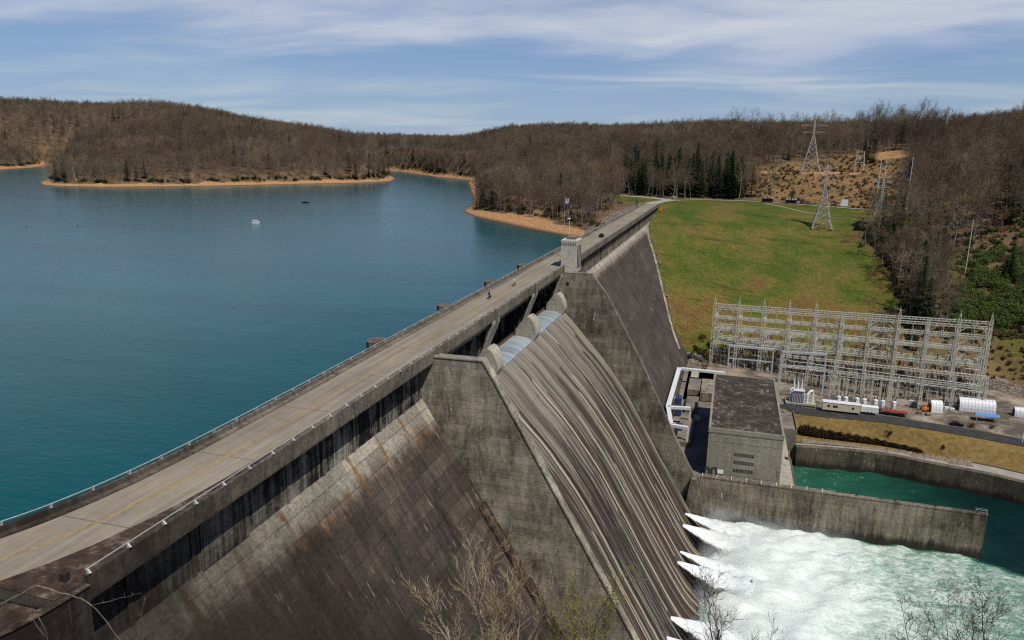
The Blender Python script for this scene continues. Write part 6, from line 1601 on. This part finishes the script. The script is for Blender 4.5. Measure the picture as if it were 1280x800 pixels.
# ------------------------------------------------------------------ light, sky, render
SUN = Vector((.40, -.31, .86)).normalized()
el = math.asin(SUN.z); azi = math.atan2(SUN.x, SUN.y)
ld = bpy.data.lights.new('sun', 'SUN'); ld.energy = 5.0; ld.angle = R(.53); ld.color = (1.0, .95, .86)
lo = bpy.data.objects.new('sun', ld); col.objects.link(lo); lo.rotation_euler = (-SUN).to_track_quat('-Z', 'Y').to_euler(); lo.location = SUN*600
w = bpy.data.worlds.new('World'); sc.world = w; w.use_nodes = True; g = G(w.node_tree)
for n_ in list(w.node_tree.nodes):
    if n_.type not in ('OUTPUT_WORLD',): w.node_tree.nodes.remove(n_)
out = [n_ for n_ in w.node_tree.nodes if n_.type == 'OUTPUT_WORLD'][0]
sky = g.node('ShaderNodeTexSky'); sky.sky_type = 'NISHITA'; sky.sun_disc = False; sky.sun_elevation = el; sky.sun_rotation = azi; sky.altitude = 300; sky.air_density = 1.0; sky.dust_density = .6; sky.ozone_density = 2.2
d = g.node('ShaderNodeTexCoord').outputs['Generated']; dx, dy, dzz = g.sep(d)
den = g.math('ADD', g.math('MAXIMUM', dzz, 0.0), .10)
cv = g.comb(g.math('DIVIDE', dx, den), g.math('DIVIDE', dy, den), 0)
cw = g.node('ShaderNodeVectorMath', {'operation': 'ADD'}, i0=cv, i1=g.scale(g.node('ShaderNodeTexNoise', None, Vector=cv, Scale=.5, Detail=3).outputs['Color'], (1.3, 1.3, 0))).outputs[0]
rot = g.node('ShaderNodeMapping', None, Vector=cw, Rotation=(0, 0, R(-38)), Scale=(.45, .95, 1), Location=(.4, 1.3, 0)).outputs[0]
c1 = g.noise(rot, 1.0, 7, .54, .2); c2 = g.noise(cv, .33, 4, .5)
cm = g.ramp(g.math('ADD', g.math('MULTIPLY', c1, .52), g.math('MULTIPLY', c2, .56)), [(.38, .0), (.62, .94)])
veil = g.rng(dzz, .0, .16, .78, .22)
cm = g.math('MULTIPLY', cm, g.rng(dzz, .015, .11, .25, 1.0))
cm = g.math('MULTIPLY', g.math('MAXIMUM', cm, veil), g.rng(dzz, .42, .22))   # thin cirrus low in the sky, clear overhead
b1 = g.node('ShaderNodeBackground', None, Color=g.mix(1.0, sky.outputs[0], (.66, .98, 1.32), 'MULTIPLY'), Strength=.070)
b2 = g.node('ShaderNodeBackground', None, Color=g.mix(g.ramp(c1, [(.45, 0.0), (.7, 1.0)]), (.50, .60, .84), (.84, .87, .93)), Strength=.90)
ms = g.node('ShaderNodeMixShader', None, Fac=g.math('MULTIPLY', cm, .92)); w.node_tree.links.new(b1.outputs[0], ms.inputs[1]); w.node_tree.links.new(b2.outputs[0], ms.inputs[2])
w.node_tree.links.new(ms.outputs[0], out.inputs['Surface'])
vs_ = sc.view_settings; vs_.view_transform = 'Standard'; vs_.look = 'None'; vs_.exposure = -0.2; vs_.gamma = 1.0; vs_.use_curve_mapping = False
sc.cycles.max_bounces = 6; sc.cycles.diffuse_bounces = 3; sc.cycles.glossy_bounces = 3; sc.cycles.transmission_bounces = 2; sc.cycles.volume_bounces = 3; sc.cycles.use_denoising = False; sc.cycles.filter_width = 1.2
sc.cycles.caustics_reflective = False; sc.cycles.caustics_refractive = False
